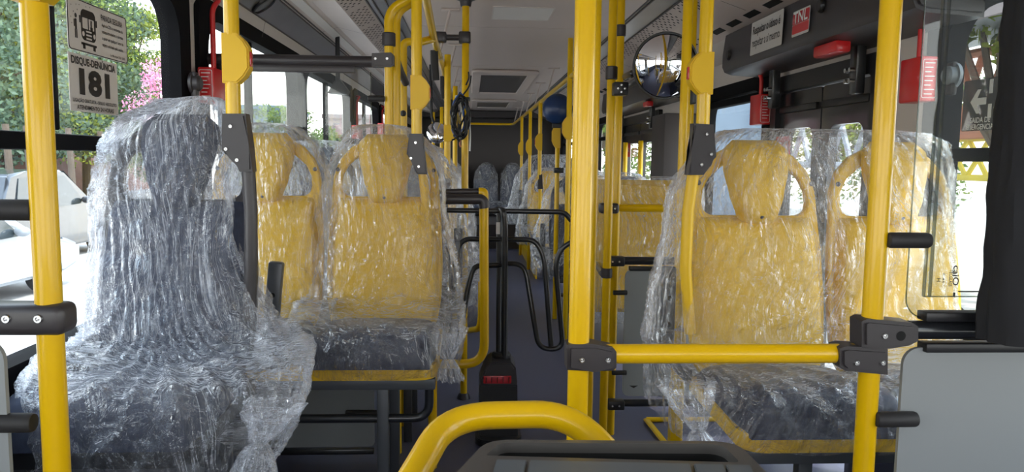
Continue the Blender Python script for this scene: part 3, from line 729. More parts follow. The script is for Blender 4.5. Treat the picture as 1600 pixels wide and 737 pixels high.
# driver partition at the right
t = thing('side_partition', 'grey partition with clear acrylic upper screen at the right edge', 'partition', (1.1, 1.27, .1))
a = at(1404, 650, 1.27); b = at(1440, 542, 1.27)
M().prism(rrect(a.x, 1.49, .12, b.z, .03), XYZ_XZ(1.27), -.004, .004).build('board', GPN, t)
q = at(1430, 515, 1.27); g = M(); g.cyl((q.x - .012, 1.27, q.z), (1.50, 1.27, q.z), .0165, 20); g.build('cross_bar', BLM, t)
q = at(1440, 541, 1.27); M().bx(q.x, 1.49, 1.255, 1.285, q.z - .008, q.z + .008, bev=.002).build('channel', BLK, t)
q2 = at(1440, 493, 1.27); M().bx(q2.x, 1.49, 1.255, 1.285, q2.z - .008, q2.z + .008, bev=.002).build('channel', BLK, t)
e = at(1423, 367, 1.27); rr = rrect(e.x, 1.49, q2.z - .004, 1.93, .035)
pn = M().prism(rr, XYZ_XZ(1.272), 0, .001).build('acrylic_pane', ACR, t)
g = M(); g.tube([V((a_, 1.272, b_)) for a_, b_ in rr], .0013, 6, closed=True); g.build('pane_edge', ACE, pn)
e = at(1450, 370, 1.30); zb2 = at(1450, 463, 1.30).z
pn = M().prism(rrect(e.x, 1.49, zb2, 1.93, .004), XYZ_XZ(1.30), 0, .001).build('acrylic_pane', ACR, t)
g = M(); g.bx(e.x - .002, e.x + .0, 1.296, 1.304, zb2, 1.93); g.bx(e.x + .009, e.x + .011, 1.296, 1.304, zb2, 1.93); g.bx(e.x, 1.49, 1.299, 1.302, zb2 - .001, zb2 + .001); g.build('pane_edge', ACE, pn)
g = M(); q = at(1497, 455, 1.30); g.bx(q.x, 1.2, 1.297, 1.3, q.z - .001, q.z + .001); q = at(1490, 460, 1.3); g.bx(q.x - .001, q.x + .001, 1.297, 1.3, zb2, q.z + .004)
q = at(1493, 430, 1.298); g.text('caiO', (q.x, 1.298, q.z), (0, 0, -1), (1, 0, 0), .016, .036)
q = at(1485, 434, 1.298); g.text('TECGLASS', (q.x, 1.298, q.z), (0, 0, -1), (1, 0, 0), .009, .030)
q = at(1474, 434, 1.298); g.text('AS 1 M 43', (q.x, 1.298, q.z), (0, 0, -1), (1, 0, 0), .006, .018)
q = at(1466, 437, 1.298); g.text('H', (q.x, 1.298, q.z), (0, 0, -1), (1, 0, 0), .010, .006)
g.build('maker_mark', INK, pn)
# black covering hanging at right
rows_ = []; bm = bmesh.new(); x0 = at(1551, 300, 1.2).x; x1 = x0 + .28; nz = 60; nn = 48
for j in range(nz + 1):
    zz = at(1550, 530, 1.2).z + (1.98 - at(1550, 530, 1.2).z) * j / nz; row = []
    wob = .006 * noise.noise(V((0, 3, zz * 7))) + .004 * noise.noise(V((1, 3, zz * 23)))
    for i in range(nn):
        th = 2 * PI * i / nn; c, s_ = math.cos(th), math.sin(th); rad = (abs(c) ** 4 + abs(s_) ** 4) ** -.25
        d = .004 * noise.noise(V((c * 3, s_ * 3, zz * 6))) + .003 * noise.noise(V((c * 7, s_ * 7, zz * 16)))
        if j < 8: d += .004 * (8 - j) / 8 * math.sin(i * 1.3)
        row.append(bm.verts.new(((x0 + x1) / 2 + (.14 + d + (wob if c < 0 else 0) * -1) * rad * c, 1.19 + (.045 + d) * rad * s_, zz)))
    rows_.append(row)
for j in range(nz):
    for i in range(nn): bm.faces.new((rows_[j][i], rows_[j][(i + 1) % nn], rows_[j + 1][(i + 1) % nn], rows_[j + 1][i]))
bm.faces.new(rows_[0]); bm.faces.new(rows_[-1])
g = M(); g.bm.free(); g.bm = bm; o = g.build('black_curtain', CLO); tag(o, 'black padded cloth hanging at the right edge over the acrylic screen', 'curtain')

# yellow loop rail at the bottom
t = thing('handrail_loop', 'thick yellow bent tube rail low in front of the grey console', 'handrail', (.05, .95, 0))
g = M(); zr = H - .345
pts = fillet([(-.17, .72, 0), (-.17, .72, zr - .16), (-.068, .875, zr - .035), (-.030, 1.0, zr), (.137, 1.0, zr + .002), (.205, .955, zr - .06), (.235, .95, zr - .2), (.235, .95, 0)], [.05, .10, .07, .06, .06, .05], 9)
g.tube(pts, .0185, 24); g.build('tube', YEL, t)
# grey moulded console with open tray
zc_ = .925
def px2(pts, n, rads):
    P = [atz(a, b, zc_) for a, b in pts]; out = []
    L_ = len(P)
    for i in range(L_):
        a, b, c = P[i - 1], P[i], P[(i + 1) % L_]; r = rads[i]
        p0 = b + (a - b).normalized() * r; p1 = b + (c - b).normalized() * r
        for k in range(n + 1):
            u = k / n; q = p0 * (1 - u) ** 2 + b * 2 * u * (1 - u) + p1 * u * u; out.append((q.x, q.y))
    return out
t = thing('console', 'grey moulded console with an open dark tray at the bottom edge', 'console', (.15, .82, 0))
outer = px2([(762, 686), (1150, 689), (1250, 790), (655, 800)], 6, [.03, .03, .02, .02])
inner = px2([(782, 691), (1128, 693), (1156, 722), (758, 711)], 6, [.012, .02, .006, .006])
XYm = lambda z0: (lambda a, b, u: V((a, b, z0 + u)))
rim = M().ringplate(outer, inner, XYm(zc_), -.005, 0).build('top_rim', MGR, t)
bvm = rim.modifiers.new('b', 'BEVEL'); bvm.width = .0015; bvm.segments = 3; bvm.limit_method = 'ANGLE'
g = M(); n = len(inner)
ins = [(a, b) for a, b in inner]; cx = sum(a for a, b in ins) / n; cy = sum(b for a, b in ins) / n
rowsz = [(0, 1.0), (-.006, .997), (-.012, .995)]
rr_ = [[g.bm.verts.new((cx + (a - cx) * s_, cy + (b - cy) * s_, zc_ + dz_)) for a, b in ins] for dz_, s_ in rowsz]
for A, B in zip(rr_, rr_[1:]):
    for k in range(n): g.bm.faces.new((A[k], A[(k + 1) % n], B[(k + 1) % n], B[k]))
g.build('tray_wall', MGR, t)
g = M(); rr_ = [[g.bm.verts.new((cx + (a - cx) * s_, cy + (b - cy) * s_, zc_ + dz_)) for a, b in ins] for dz_, s_ in ((-.012, .995), (-.09, .97))]
for k in range(n): g.bm.faces.new((rr_[0][k], rr_[0][(k + 1) % n], rr_[1][(k + 1) % n], rr_[1][k]))
g.bm.faces.new(rr_[1]); g.build('tray_well', HOL, t)
g = M()
for k in range(1):
    n2 = len(outer); A = [g.bm.verts.new((a, b, zc_ - .004)) for a, b in outer]; cxo = sum(a for a, b in outer) / n2; cyo = sum(b for a, b in outer) / n2
    B = [g.bm.verts.new((cxo + (a - cxo) * 1.04, cyo + (b - cyo) * 1.02, zc_ - .10)) for a, b in outer]; C_ = [g.bm.verts.new((cxo + (a - cxo) * .98, cyo + (b - cyo) * .95, 0)) for a, b in outer]
    for P_, Q_ in ((A, B), (B, C_)):
        for i in range(n2): g.bm.faces.new((P_[i], P_[(i + 1) % n2], Q_[(i + 1) % n2], Q_[i]))
g.build('body', LGR, t)
for a, b, nm in ((776, 823, 'hinge'), (828, 1078, 'lid'), (1084, 1130, 'hinge'), (1134, 1172, 'lid')):
    P = [atz(a, 718 + (a - 776) * .022, zc_ + .003), atz(b, 718 + (b - 776) * .022, zc_ + .003), atz(b + (b - 950) * .06, 752, zc_ + .003), atz(a + (a - 950) * .06, 752, zc_ + .003)]
    g = M(); g.prism([(p.x, p.y) for p in P], XYm(zc_), 0, .004, .001); g.build(nm, LGR, t)

# posts that rise from the seats
def seat_post(label, pxy, Y, ztop, joint, lower, side, bz, lm, bh=.12, r=.019, jth=.05, low_r=.021, scr=None, low_dy=.01):
    p = at(*pxy, Y); zs = at(pxy[0], joint[0][1] + 8, Y).z
    t = thing('seat_handle_post', label, 'handrail', (p.x, Y, zs), 'yellow posts rising from seat corners')
    g = M(); g.cyl((p.x, Y, zs), (p.x, Y, ztop), r, 24); g.build('tube', YEL, t)
    g = M(); pprism(g, joint, Y, jth, .006); k = g.build('joint_cover', CHA, t)
    for s_ in scr or []: q = at(*s_, Y); screw(k, q.x, Y - jth / 2 - .0005, q.z, .0052)
    g = M(); g.tube([at(a, b, Y + low_dy) for a, b in lower], low_r, 16, flat=.8); g.build('side_frame', lm, t)
    if bz: button(t, p, at(pxy[0], bz, Y).z, bh, side, r=r)
    return t
seat_post('yellow post with call button rising from the dark front left seat', (363, 100), 2.02, 2.0,
          [(351, 178), (387, 178), (393, 225), (398, 268), (378, 268), (366, 245), (350, 234)], [(388, 262), (392, 330), (392, 420), (390, 500)], 1, 92, CHA, .125, scr=[(365, 198), (358, 233), (375, 250)])
seat_post('yellow post with call button rising from the left yellow aisle seat', (651, 100), 2.76, 1.93,
          [(640, 209), (661, 209), (664, 240), (668, 272), (652, 272), (643, 252), (636, 240)], [(660, 268), (666, 320), (674, 400), (677, 480)], 1, 145, YEP, .12, low_dy=.085, scr=[(650, 223), (643, 247), (655, 260)])
seat_post('yellow post with call button rising from the right yellow seat', (1101, 110), 2.17, 1.97,
          [(1081, 193), (1112, 195), (1116, 245), (1104, 257), (1096, 273), (1072, 273), (1080, 235)], [(1084, 266), (1075, 330), (1071, 420), (1078, 520)], -1, 115, YEP, .118, scr=[(1100, 210), (1107, 241), (1092, 257)])
seat_post('slender yellow post with grey joint just left of the coiled cables', (699, 200), 4.6, 1.86, [(694, 277), (703, 277), (705, 297), (694, 297)], [(699, 295), (701, 330), (702, 370)], 1, 208, YEP, .10, jth=.04)
seat_post('yellow post with grey joint beside the far yellow seat on the right', (844, 200), 7.3, 1.80, [(841, 272), (847, 272), (848, 295), (840, 295)], [(844, 293), (843, 330), (840, 370)], -1, 222, YEP, .16, jth=.04)

# glass partition behind the yellow pair
Y = 3.05
t = thing('side_partition', 'hanging glass partition under a dark rail behind the left yellow pair', 'partition', (-.7, Y, .1))
zt = at(490, 95, Y).z; xe = at(590, 95, Y).x; xj = at(606, 150, Y).x
M().cyl((-1.02, Y, zt), (xj - .01, Y, zt), .022, 20).build('top_rail', CHA, t)
M().bx(-1.0, at(555, 110, Y).x, Y - .012, Y + .012, zt - .045, zt - .018, bev=.003).build('channel', CHA, t)
xg = at(580, 200, Y).x
gp = M().prism(rrect(-1.0, xg, .80, zt - .03, .02), XYZ_XZ(Y), 0, .001).build('glass_pane', ACR, t)
g = M(); g.bx(xg - .002, xg + .001, Y - .002, Y + .003, .82, zt - .04); g.build('pane_edge', ACE, gp)
M().prism(rrect(-1.0, at(585, 650, Y).x, at(560, 697, Y).z, .72, .02), XYZ_XZ(Y), -.004, .004).build('board', GPN, t)
M().box((-.7, Y, at(550, 704, Y).z), (.62, .03, .022), bev=.004).build('bottom_rail', BLM, t)
for py, pa, pb in ((645, 540, 602), (154, 575, 601)):
    a, b = at(pa, py, Y - .02), at(pb, py, Y - .02); g = M(); g.cyl(a, b, .0125, 16, bev=.004); g.build('stub', RUB, t)
def bent(label, path, r=.018, rad=.1, extra=None, group='yellow bent posts behind the left yellow pair'):
    t = thing('bent_handrail_post', label, 'handrail', (path[0][0], path[0][1], path[0][2]), group)
    g = M(); g.tube(fillet(path, rad, 9), r, 22); g.build('tube', YEL, t); return t
x = at(608, 150, 3.05).x
t = bent('front bent yellow post clamped to the dark glass partition rail', [(x, 3.05, 0), (x, 3.05, at(608, 40, 3.05).z + .06), (at(645, 0, 3.05).x, 3.05, at(645, -4, 3.05).z), (-.1, 3.05, 2.04)], rad=.12)
p = V((x, 3.05, 0)); collar(t, p, at(608, 62, 3.05).z, .052, .026)
g = M(); pprism(g, [(582, 84), (612, 83), (616, 87), (616, 103), (611, 106), (582, 105)], 3.05, .055, .006); k = g.build('clamp', CHA, t)
for px in (588, 606): q = at(px, 93, 3.05); screw(k, q.x, 3.05 - .028, q.z, .006)
x = at(619, 150, 3.16).x
t = bent('second bent yellow post tucked beside the front bent post', [(x, 3.16, 0), (x, 3.16, at(619, 35, 3.16).z + .04), (at(650, 8, 3.16).x, 3.16, at(650, 0, 3.16).z), (-.1, 3.16, 2.04)], rad=.1)
x = at(630, 150, 3.5).x
t = bent('third, lower bent yellow post with a black rubber stop', [(x, 3.5, 0), (x, 3.5, at(630, 75, 3.5).z + .03), (at(655, 66, 3.5).x, 3.5, at(652, 66, 3.5).z), (-.175, 3.6, 1.80)], rad=.1)
q = at(630, 177, 3.48); g = M(); g.ell((q.x, 3.48, q.z), (.014, .02, .014), 16, 10); g.build('stop', RUB, t)
g = M(); g.tube([at(620, 95, 3.2), at(626, 112, 3.4), at(634, 130, 3.48)], .016, 12); g.build('link_clamp', CHA, t)
# ceiling rail: left run, rear crossing, right run
t = thing('ceiling_handrail', 'long yellow ceiling rail running to the back and across the rear wall', 'handrail', (.2, 7, 1.8))
zr = 1.80
g = M(); g.tube(fillet([(-.175, 2.2, zr + .13), (-.175, 3.0, zr + .05), (-.175, 3.6, zr), (-.175, 12.1, zr), (.66, 12.1, zr), (.66, 4.9, zr)], [.1, .1, .12, .12]), .017, 16); g.build('tube', YEL, t)
for k in range(7):
    y = 4.2 + 1.28 * k
    for s_, xb, xc in ((-1, -.175, -.115), (1, .66, .72)):
        if s_ > 0 and y < 6.5: continue
        g = M(); g.tube([(xb, y, zr), (xc, y, 2.045)], [.012, .019], 12, flat=.5); g.box((xc, y, 2.043), (.10, .05, .010), bev=.003); g.lathe([(.021, -.02), (.023, 0), (.021, .02)], (xb, y, zr), (0, 1, 0), 16); b_ = g.build('hanger', CEI, t)
for y in (3.9, 5.1, 6.1, 7.0):
    g = M(); g.tube([(-.175 - .012, y, zr - .012), (-.185, y, zr - .10), (-.18, y, zr - .16)], .009, 8, flat=2.2); g.build('hanging_strap', RUB, t)
# slim tall posts in the middle distance
def mid(label, px, py, Y, z0=0, z1=None, r=.018, bt=None, bs=-1, base=True, bh=.12):
    p = at(px, py, Y); z1 = z1 or ceil_z(p.x); t = post(label, p, z0, z1, r, 'slim yellow posts in the middle distance')
    if bt: button(t, p, at(px, bt, Y).z, bh, bs, r=r, red=False)
    return t, p
t, p = mid('yellow pole left of the aisle carrying the coiled black cables', 726, 330, 3.9, z1=2.04)
g = M(); g.lathe([(0, 0), (.05, 0), (.05, -.006), (.03, -.016), (.026, -.04), (0, -.04)], (p.x, p.y, 2.045)); g.build('flange', CHA, t); g = M(); g.lathe([(0, 0), (.036, 0), (.034, .012), (.024, .03), (0, .03)], (p.x, p.y, .0)); g.build('foot', CHA, t)
g = M(); zz = at(726, 59, 3.9).z; g.box((p.x - .004, 3.9, zz), (.06, .05, .058), bev=.008); g.box((p.x - .13, 3.9, zz), (.07, .05, .052), bev=.008); g.cyl((p.x - .15, 3.9, zz), (p.x, 3.9, zz), .015, 14); g.build('cross_clamp', CHA, t)
cl = p
mid('yellow pole behind the cable bundle, second pole from it', 711, 240, 5.9, z1=1.8)
mid('thin yellow pole in front of the rear left seats, left of the cable pole', 690, 250, 8.0, z1=1.78)
mid('short looking yellow pole below the bright round mirror on the left', 677, 238, 9.2, z1=1.80)
t, p = mid('yellow pole peeking out behind the centre post', 931, 90, 2.9)
t, p = mid('yellow pole left of the twin poles beside the round mirror', 951, 300, 3.2)
for py, hh in ((114, .055),): collar(t, p, at(951, py, 3.2).z, hh, .025)
collar(t, p, at(944, 426, 3.2).z, .042, .024)
tA, pA = t, p
t, p = mid('yellow pole right of the twin poles, holding the round mirror arm', 963, 300, 3.36)
collar(t, p, at(962, 48, 3.36).z, .05, .024); pB = p
t, p = mid('yellow pole crossing in front of the round convex mirror', 1067, 250, 2.75); pC = p
t, p = mid('yellow pole just behind the one crossing the round mirror', 1078, 150, 3.1)
mid('far yellow pole nearest the rear wall on the right', 815, 230, 9.9, z1=1.8, bt=232, bh=.18)
mid('far yellow pole second from the rear wall on the right', 828, 230, 8.6, z1=1.8, bt=229, bh=.18)
t, p = mid('far yellow pole under the blue mirror back', 871, 240, 5.9, z1=at(871, 195, 5.9).z, bt=213, bh=.18); tM = t
g = M(); q = at(873, 266, 5.85); g.box((q.x, 5.85, q.z), (.075, .05, .04), bev=.006); g.build('clamp', BLK, t)
t, p = mid('far yellow pole just left of the centre post with call button', 889, 200, 5.1, bt=200, bh=.15)
# mirror with blue back
q = at(872, 170, 5.8)
t = thing('convex_mirror', 'round mirror with a dark blue back hanging right of the aisle', 'mirror', (q.x, 5.8, q.z))
g = M(); g.lathe([(0, -.045), (.05, -.04), (.09, -.02), (.112, .005), (.115, .02), (.11, .03), (0, .03)], (q.x, 5.8, q.z), (0, 1, 0), 40); g.build('shell', BLU, t)
g = M(); g.lathe([(0, .05), (.05, .046), (.09, .036), (.108, .03)], (q.x, 5.801, q.z), (0, 1, 0), 40); g.build('mirror_face', CHR, t)
M().box((q.x + .0, 5.82, q.z - .125), (.08, .05, .035), bev=.006).build('mount', BLK, t)
# small bright mirror far left
q = at(683, 207, 6.6)
t = thing('convex_mirror', 'small bright round mirror on the left near the ceiling', 'mirror', (q.x, 6.6, q.z))
g = M(); g.lathe([(.088, .03), (.09, .0), (.084, -.008), (.06, -.02), (0, -.03)], (q.x, 6.6, q.z), (-.15, .95, -.25), 32); g.build('mirror_face', CHR, t)
g = M(); g.tube([(q.x, 6.62, q.z), (q.x - .05, 6.66, q.z + .14), (q.x - .06, 6.66, ceil_z(q.x - .06))], .012, 10); g.build('arm', BLK, t)
# big convex mirror
q = at(1040, 103, 3.0); Rm = .125; ax = V((.0, -.985, -.17)).normalized()
t = thing('convex_mirror', 'large round convex mirror on black arms reflecting the bus, at upper right', 'mirror', (q.x, 3.0, q.z))
g = M(); prof = []
for k in range(15):
    a = k / 14; prof.append((Rm * a, .045 * (1 - a * a)))
g.lathe(prof, q, ax, 56); g.build('mirror_face', CHR, t)
g = M(); g.lathe([(Rm - .002, .006), (Rm + .004, .006), (Rm + .006, 0), (Rm + .004, -.012), (.09, -.03), (0, -.035)], q, ax, 56); g.build('rim', BLK, t)
g = M(); z1 = at(960, 120, 3.2).z
g.tube([(pB.x + .01, 3.28, z1 + .01), (q.x - .12, 3.06, z1 + .0), (q.x, 3.04, q.z)], .013, 10); g.tube([(pB.x + .01, 3.28, z1 - .035), (q.x - .09, 3.05, q.z - .05), (q.x, 3.04, q.z - .03)], .014, 10); g.tube([(q.x, 3.04, q.z - .03), (pC.x + .02, 3.0, q.z - .07), (pC.x + .06, 2.98, q.z - .06)], .014, 10); g.build('arm', BLM, t)
g = M(); c = at(969, 139, 3.15); g.box((c.x, 3.15, c.z), (.062, .05, .055), bev=.006); k = g.build('bracket', BLK, t)
for dx, dz_ in ((-.014, 0), (.014, 0), (0, .014), (0, -.014)): screw(k, c.x + dx, 3.15 - .0255, c.z + dz_, .005)
g = M(); c = at(1080, 152, 3.0); g.box((c.x, 3.0, c.z), (.03, .05, .055), bev=.006); g.build('bracket', BLK, t)

# partition behind the twin poles on the right, with folding backrest
Y = 3.3
t = thing('side_partition', 'grey board partition with black rails behind the right hand twin poles', 'partition', (.95, Y, .1))
a, b = at(975, 500, Y), at(1040, 421, Y)
M().prism(rrect(a.x, 1.30, at(1000, 618, Y).z, b.z, .03), XYZ_XZ(Y), -.004, .004).build('board', GPN, t)
q = at(975, 407, Y); M().cyl((q.x - .05, Y, q.z), (1.48, Y, q.z), .018, 16).build('top_rail', BLM, t)
M().bx(at(983, 418, Y).x, 1.3, Y - .014, Y + .014, b.z - .005, b.z + .014, bev=.003).build('channel', BLK, t)
q = at(975, 629, Y); M().cyl((q.x - .05, Y, q.z), (1.48, Y, q.z), .017, 16).build('bottom_rail', BLM, t)
for py in (407, 630):
    g = M(); q = at(961, py, Y - .02); g.box((q.x, Y - .03, q.z), (.075, .05, .042), bev=.006); k = g.build('clamp', BLK, t)
    for dx in (-.018, .012): screw(k, q.x + dx, Y - .0555, q.z, .005)
for py, pa, pb in ((457, 958, 980), (582, 956, 979)):
    g = M(); g.cyl(at(pa, py, Y - .05), at(pb, py, Y - .05), .0105, 14, bev=.003); g.build('stub', RUB, t)
g = M(); pprism(g, [(983, 602), (997, 602), (990, 606)], Y - .006, .001); q = at(990, 610, Y); g.build('print_mark', INK, t)
q = at(1010, 325, 3.36)
t = thing('waist_rail', 'short yellow rail in front of the wide yellow backrest', 'handrail', (q.x, 3.36, q.z))
M().cyl((pA.x, 3.36, q.z), (1.0, 3.36, q.z), .018, 20).build('tube', YEL, t)
g = M(); c = at(951, 325, 3.3); g.box((c.x, 3.3, c.z), (.085, .06, .045), bev=.012, seg=3); k = g.build('clamp', CHA, t)
for dx, dz_ in ((-.006, 0), (.022, 0), (.008, .013), (.008, -.013)): screw(k, c.x + dx, 3.3 - .0305, c.z + dz_, .005)
q = at(930, 418, 3.6)
t = thing('low_rail', 'short black rail running back from the left twin pole', 'handrail', (q.x, 3.6, q.z))
M().cyl(at(941, 427, 3.22), at(925, 402, 4.6), .014, 14).build('tube', BLM, t)
# wide yellow backrest board with film
Yb = 3.95; c = at(1000, 340, Yb)
t = thing('folding_backrest', 'wide yellow straight-topped backrest in film behind the short yellow rail', 'backrest', (c.x, Yb, .4))
zt = at(1000, 281, Yb).z
g = M(); g.pillow(lambda v: interp([(0, .27), (.9, .28), (1, .27)], v), .45, zt, .05, lambda x, z, u: V((c.x + .03 + x, Yb - u, z)), p=9, back=.03); k = g.build('board', YEV, t)
for dx in (-.17, -.02, .14): screw(k, c.x + .03 + dx, Yb - .051, at(1000, 336, Yb).z, .007)
g = M(); g.bx(c.x - .15, c.x - .11, Yb + .02, Yb + .05, 0, .9); g.bx(c.x + .15, c.x + .19, Yb + .02, Yb + .05, 0, .9); g.build('leg', GRM, t)
cover('plastic film over the wide yellow backrest board', [(zt + .02, c.x - .22, c.x + .28, Yb - .04, Yb + .03), (zt + .005, c.x - .262, c.x + .322, Yb - .07, Yb + .05), (zt - .08, c.x - .27, c.x + .33, Yb - .075, Yb + .06), (.9, c.x - .275, c.x + .335, Yb - .08, Yb + .06), (.6, c.x - .28, c.x + .34, Yb - .09, Yb + .06), (.4, c.x - .27, c.x + .33, Yb - .07, Yb + .05)], FILM, 12, nu=140, nv=70, amp=.005)
# dark equipment cabinet
M().box((1.38, 5.1, 1.0), (.26, .35, 1.12), bev=.01).build('equipment_cabinet', DRK)
tag(bpy.data.objects['equipment_cabinet'], 'tall dark cabinet standing by the right wall before the rear door', 'cabinet')
M().box((1.38, 5.1, .22), (.22, .3, .44), bev=.01).build('plinth', BLK, bpy.data.objects['equipment_cabinet'])

# yellow tube frame left of the turnstile
t = thing('guard_rail', 'yellow rounded tube frame with black top rail left of the turnstile', 'handrail', (-.02, 3.0, 0))
P = [at(750, 303, 3.0), at(756, 310, 3.0), at(756, 571, 3.0), at(676, 568, 3.0)]
g = M(); g.tube(fillet([at(748, 300, 3.0), at(756, 300, 3.0), at(757, 569, 3.0), at(676, 568, 3.0)], [.02, .09]), .0185, 20); g.build('tube', YEL, t)
g = M(); g.tube(fillet([at(752, 440, 3.05), at(751, 513, 3.05), at(726, 517, 3.3)], [.06]), .013, 14); g.build('inner_loop', YEL, t)
g = M(); g.tube(fillet([at(668, 311, 2.98), at(755, 311, 2.98), at(757, 325, 2.98)], .03), .0205, 18); g.build('black_rail', CHA, t)
g = M(); g.tube([at(682, 300, 3.05), at(748, 299, 3.05)], .013, 14); g.build('black_rail', CHA, t)
M().cyl((P[3].x, 3.0, 0), (P[3].x, 3.0, P[3].z + .02), .018, 16).build('support', YEL, t)
# turnstile
Y = 3.35
t = thing('turnstile', 'black tubular turnstile standing in the aisle with a red marker strip', 'turnstile', (.13, Y, 0))
g = M(); pprism(g, [(750, 640), (751, 585), (758, 566), (768, 557), (797, 557), (804, 566), (806, 585), (806, 640)], Y, .19, .008); g.build('housing', CHA, t)
g = M(); pprism(g, [(747, 692), (749, 590), (806, 590), (807, 692)], Y + .01, .23, .006); g.build('base', BLK, t)
q = at(776, 583, Y); M().box((q.x, Y - .098, q.z), (.122, .008, .034), bev=.002).build('red_strip', REG, t)
g = M()
for k in range(5): g.box((q.x - .05 + k * .025, Y - .103, q.z), (.003, .002, .026))
g.build('strip_mark', HOL, t)
g = M(); g.prism(rrect(at(742, 690, Y).x, at(812, 690, Y).x, Y - .16, Y + .2, .06), lambda a, b, u: V((a, b, .006 + u)), 0, .03, .004); g.build('foot_plate', BLK, t)
c = at(778, 450, Y)
M().cyl((at(779, 560, Y).x, Y, at(779, 560, Y).z), (at(780, 335, Y).x, Y, at(779, 332, Y).z), .012, 16).build('post', BLM, t)
g = M(); g.tube(fillet([at(788, 562, Y - .03), at(789, 350, Y - .03), at(786, 328, Y - .03), at(778, 327, Y - .0)], .03), .014, 16); g.build('post', BLM, t)
q = at(778, 356, Y); M().box((q.x, Y - .0125, q.z), (.017, .004, .052)).build('label_plate', STW, t)
g = M(); q1 = at(780, 328, Y); g.lathe([(0, -.01), (.03, -.01), (.034, 0), (.02, .012), (0, .014)], (q1.x, Y, q1.z)); q1 = at(783, 553, Y); g.lathe([(0, -.02), (.042, -.02), (.044, 0), (.036, .012), (0, .014)], (q1.x, Y, q1.z)); g.build('collar', BLK, t)
def tb(pts, r=.0115, rad=.05, dy=0):
    n = len(pts); P_ = [at(a, b, Y + c) for a, b, c in pts]; g = M(); g.tube(fillet(P_, rad), r, 14); g.build('arm_tube', BLM, t)
tb([(682, 328, -.02), (882, 331, -.02), (893, 345, -.02)])
tb([(782, 374, 0), (836, 374, -.05), (850, 400, -.06), (861, 540, -.08)], rad=.09)
tb([(782, 411, 0), (820, 412, -.05), (834, 500, -.08), (842, 545, -.09), (880, 545, -.09), (876, 500, -.09), (868, 412, -.09), (876, 388, -.09), (900, 374, -.1)], rad=.06)
tb([(782, 374, 0), (722, 373, -.05), (710, 400, -.06), (706, 470, -.08)], rad=.09)
tb([(782, 414, 0), (740, 415, -.05), (733, 440, -.06), (722, 500, -.08), (716, 540, -.09)], r=.0125, rad=.08)
# coiled cables
t = thing('cable_bundle', 'coiled bundle of black cables hanging on the yellow aisle pole', 'cable', (cl.x, 3.85, 1.5))
rnd = random.Random(7)
for k in range(13):
    c = at(719 + rnd.uniform(-3, 3), 184 + rnd.uniform(-5, 5), 3.86); rx, rz = rnd.uniform(.022, .042), rnd.uniform(.085, .115); tl = rnd.uniform(-.12, .12); ph = rnd.uniform(0, .3)
    P_ = []
    for i in range(41):
        a = 2 * PI * i / 40; u = rx * math.cos(a) + .006 * math.sin(5 * a + k); w_ = rz * math.sin(a)
        P_.append(V((c.x + u * math.cos(tl) - w_ * math.sin(tl), 3.86 - .032 - .035 * abs(math.sin(k * 1.7)) + .01 * math.sin(3 * a + k), c.z + w_ * math.cos(tl) + u * math.sin(tl))))
    g = M(); g.tube(P_[:-1], .0042, 8, closed=True); g.build('cable', CBB if k == 4 else CBW if k == 9 else CBL, t)
for pts, m in (([(716, 205), (711, 217), (706, 219)], CBL), ([(722, 210), (718, 224), (720, 230)], ORS), ([(732, 170), (735, 210), (734, 236)], CBW), ([(722, 150), (734, 135), (736, 118)], CBL), ([(728, 133), (733, 122), (732, 112)], CBL)):
    g = M(); g.tube(fillet([at(a, b, 3.83) for a, b in pts], .03), .004, 8); g.build('cable', m, t)
g = M(); g.lathe([(.024, -.01), (.026, 0), (.024, .01)], (cl.x, 3.9, at(726, 155, 3.9).z), seg=20); g.build('tie', BLK, t)

# header boxes over the doors
def header(label, ya, yb):
    t = thing('door_mechanism_box', label, 'cabinet', (1.4, (ya + yb) / 2, 1.67))
    g = M(); poly = [(1.305, 1.895), (1.297, 1.80), (1.292, 1.735), (1.305, 1.708), (1.34, 1.695), (1.515, 1.685), (1.515, 1.83), (1.37, 1.895)]
    g.prism(poly, lambda a, b, u: V((a, u, b)), ya, yb, .012); g.build('housing', CHA, t)
    return t
hb = header('long dark overhead box above the front door, with two stickers', 2.22, 3.95)
g = M(); g.lathe([(0, .012), (.02, .012), (.026, .006), (.028, 0)], (1.294, 2.83, 1.83), (-1, 0, 0), 20); g.build('knob', BLK, hb)
g = M(); g.lathe([(0, .012), (.02, .012), (.026, .006), (.028, 0)], (1.294, 3.84, 1.785), (-1, 0, 0), 20); g.build('knob', BLK, hb)
M().box((1.355, 2.86, 1.676), (.06, .19, .045), bev=.01).build('release_handle', RED, hb)
h2 = header('dark overhead box above the rear door on the right', 5.3, 7.6)
M().box((1.33, 5.75, 1.675), (.05, .14, .04), bev=.01).build('release_handle', RED, h2)
M().box((1.288, 6.6, 1.80), (.006, .10, .12)).build('red_label', REG, h2)
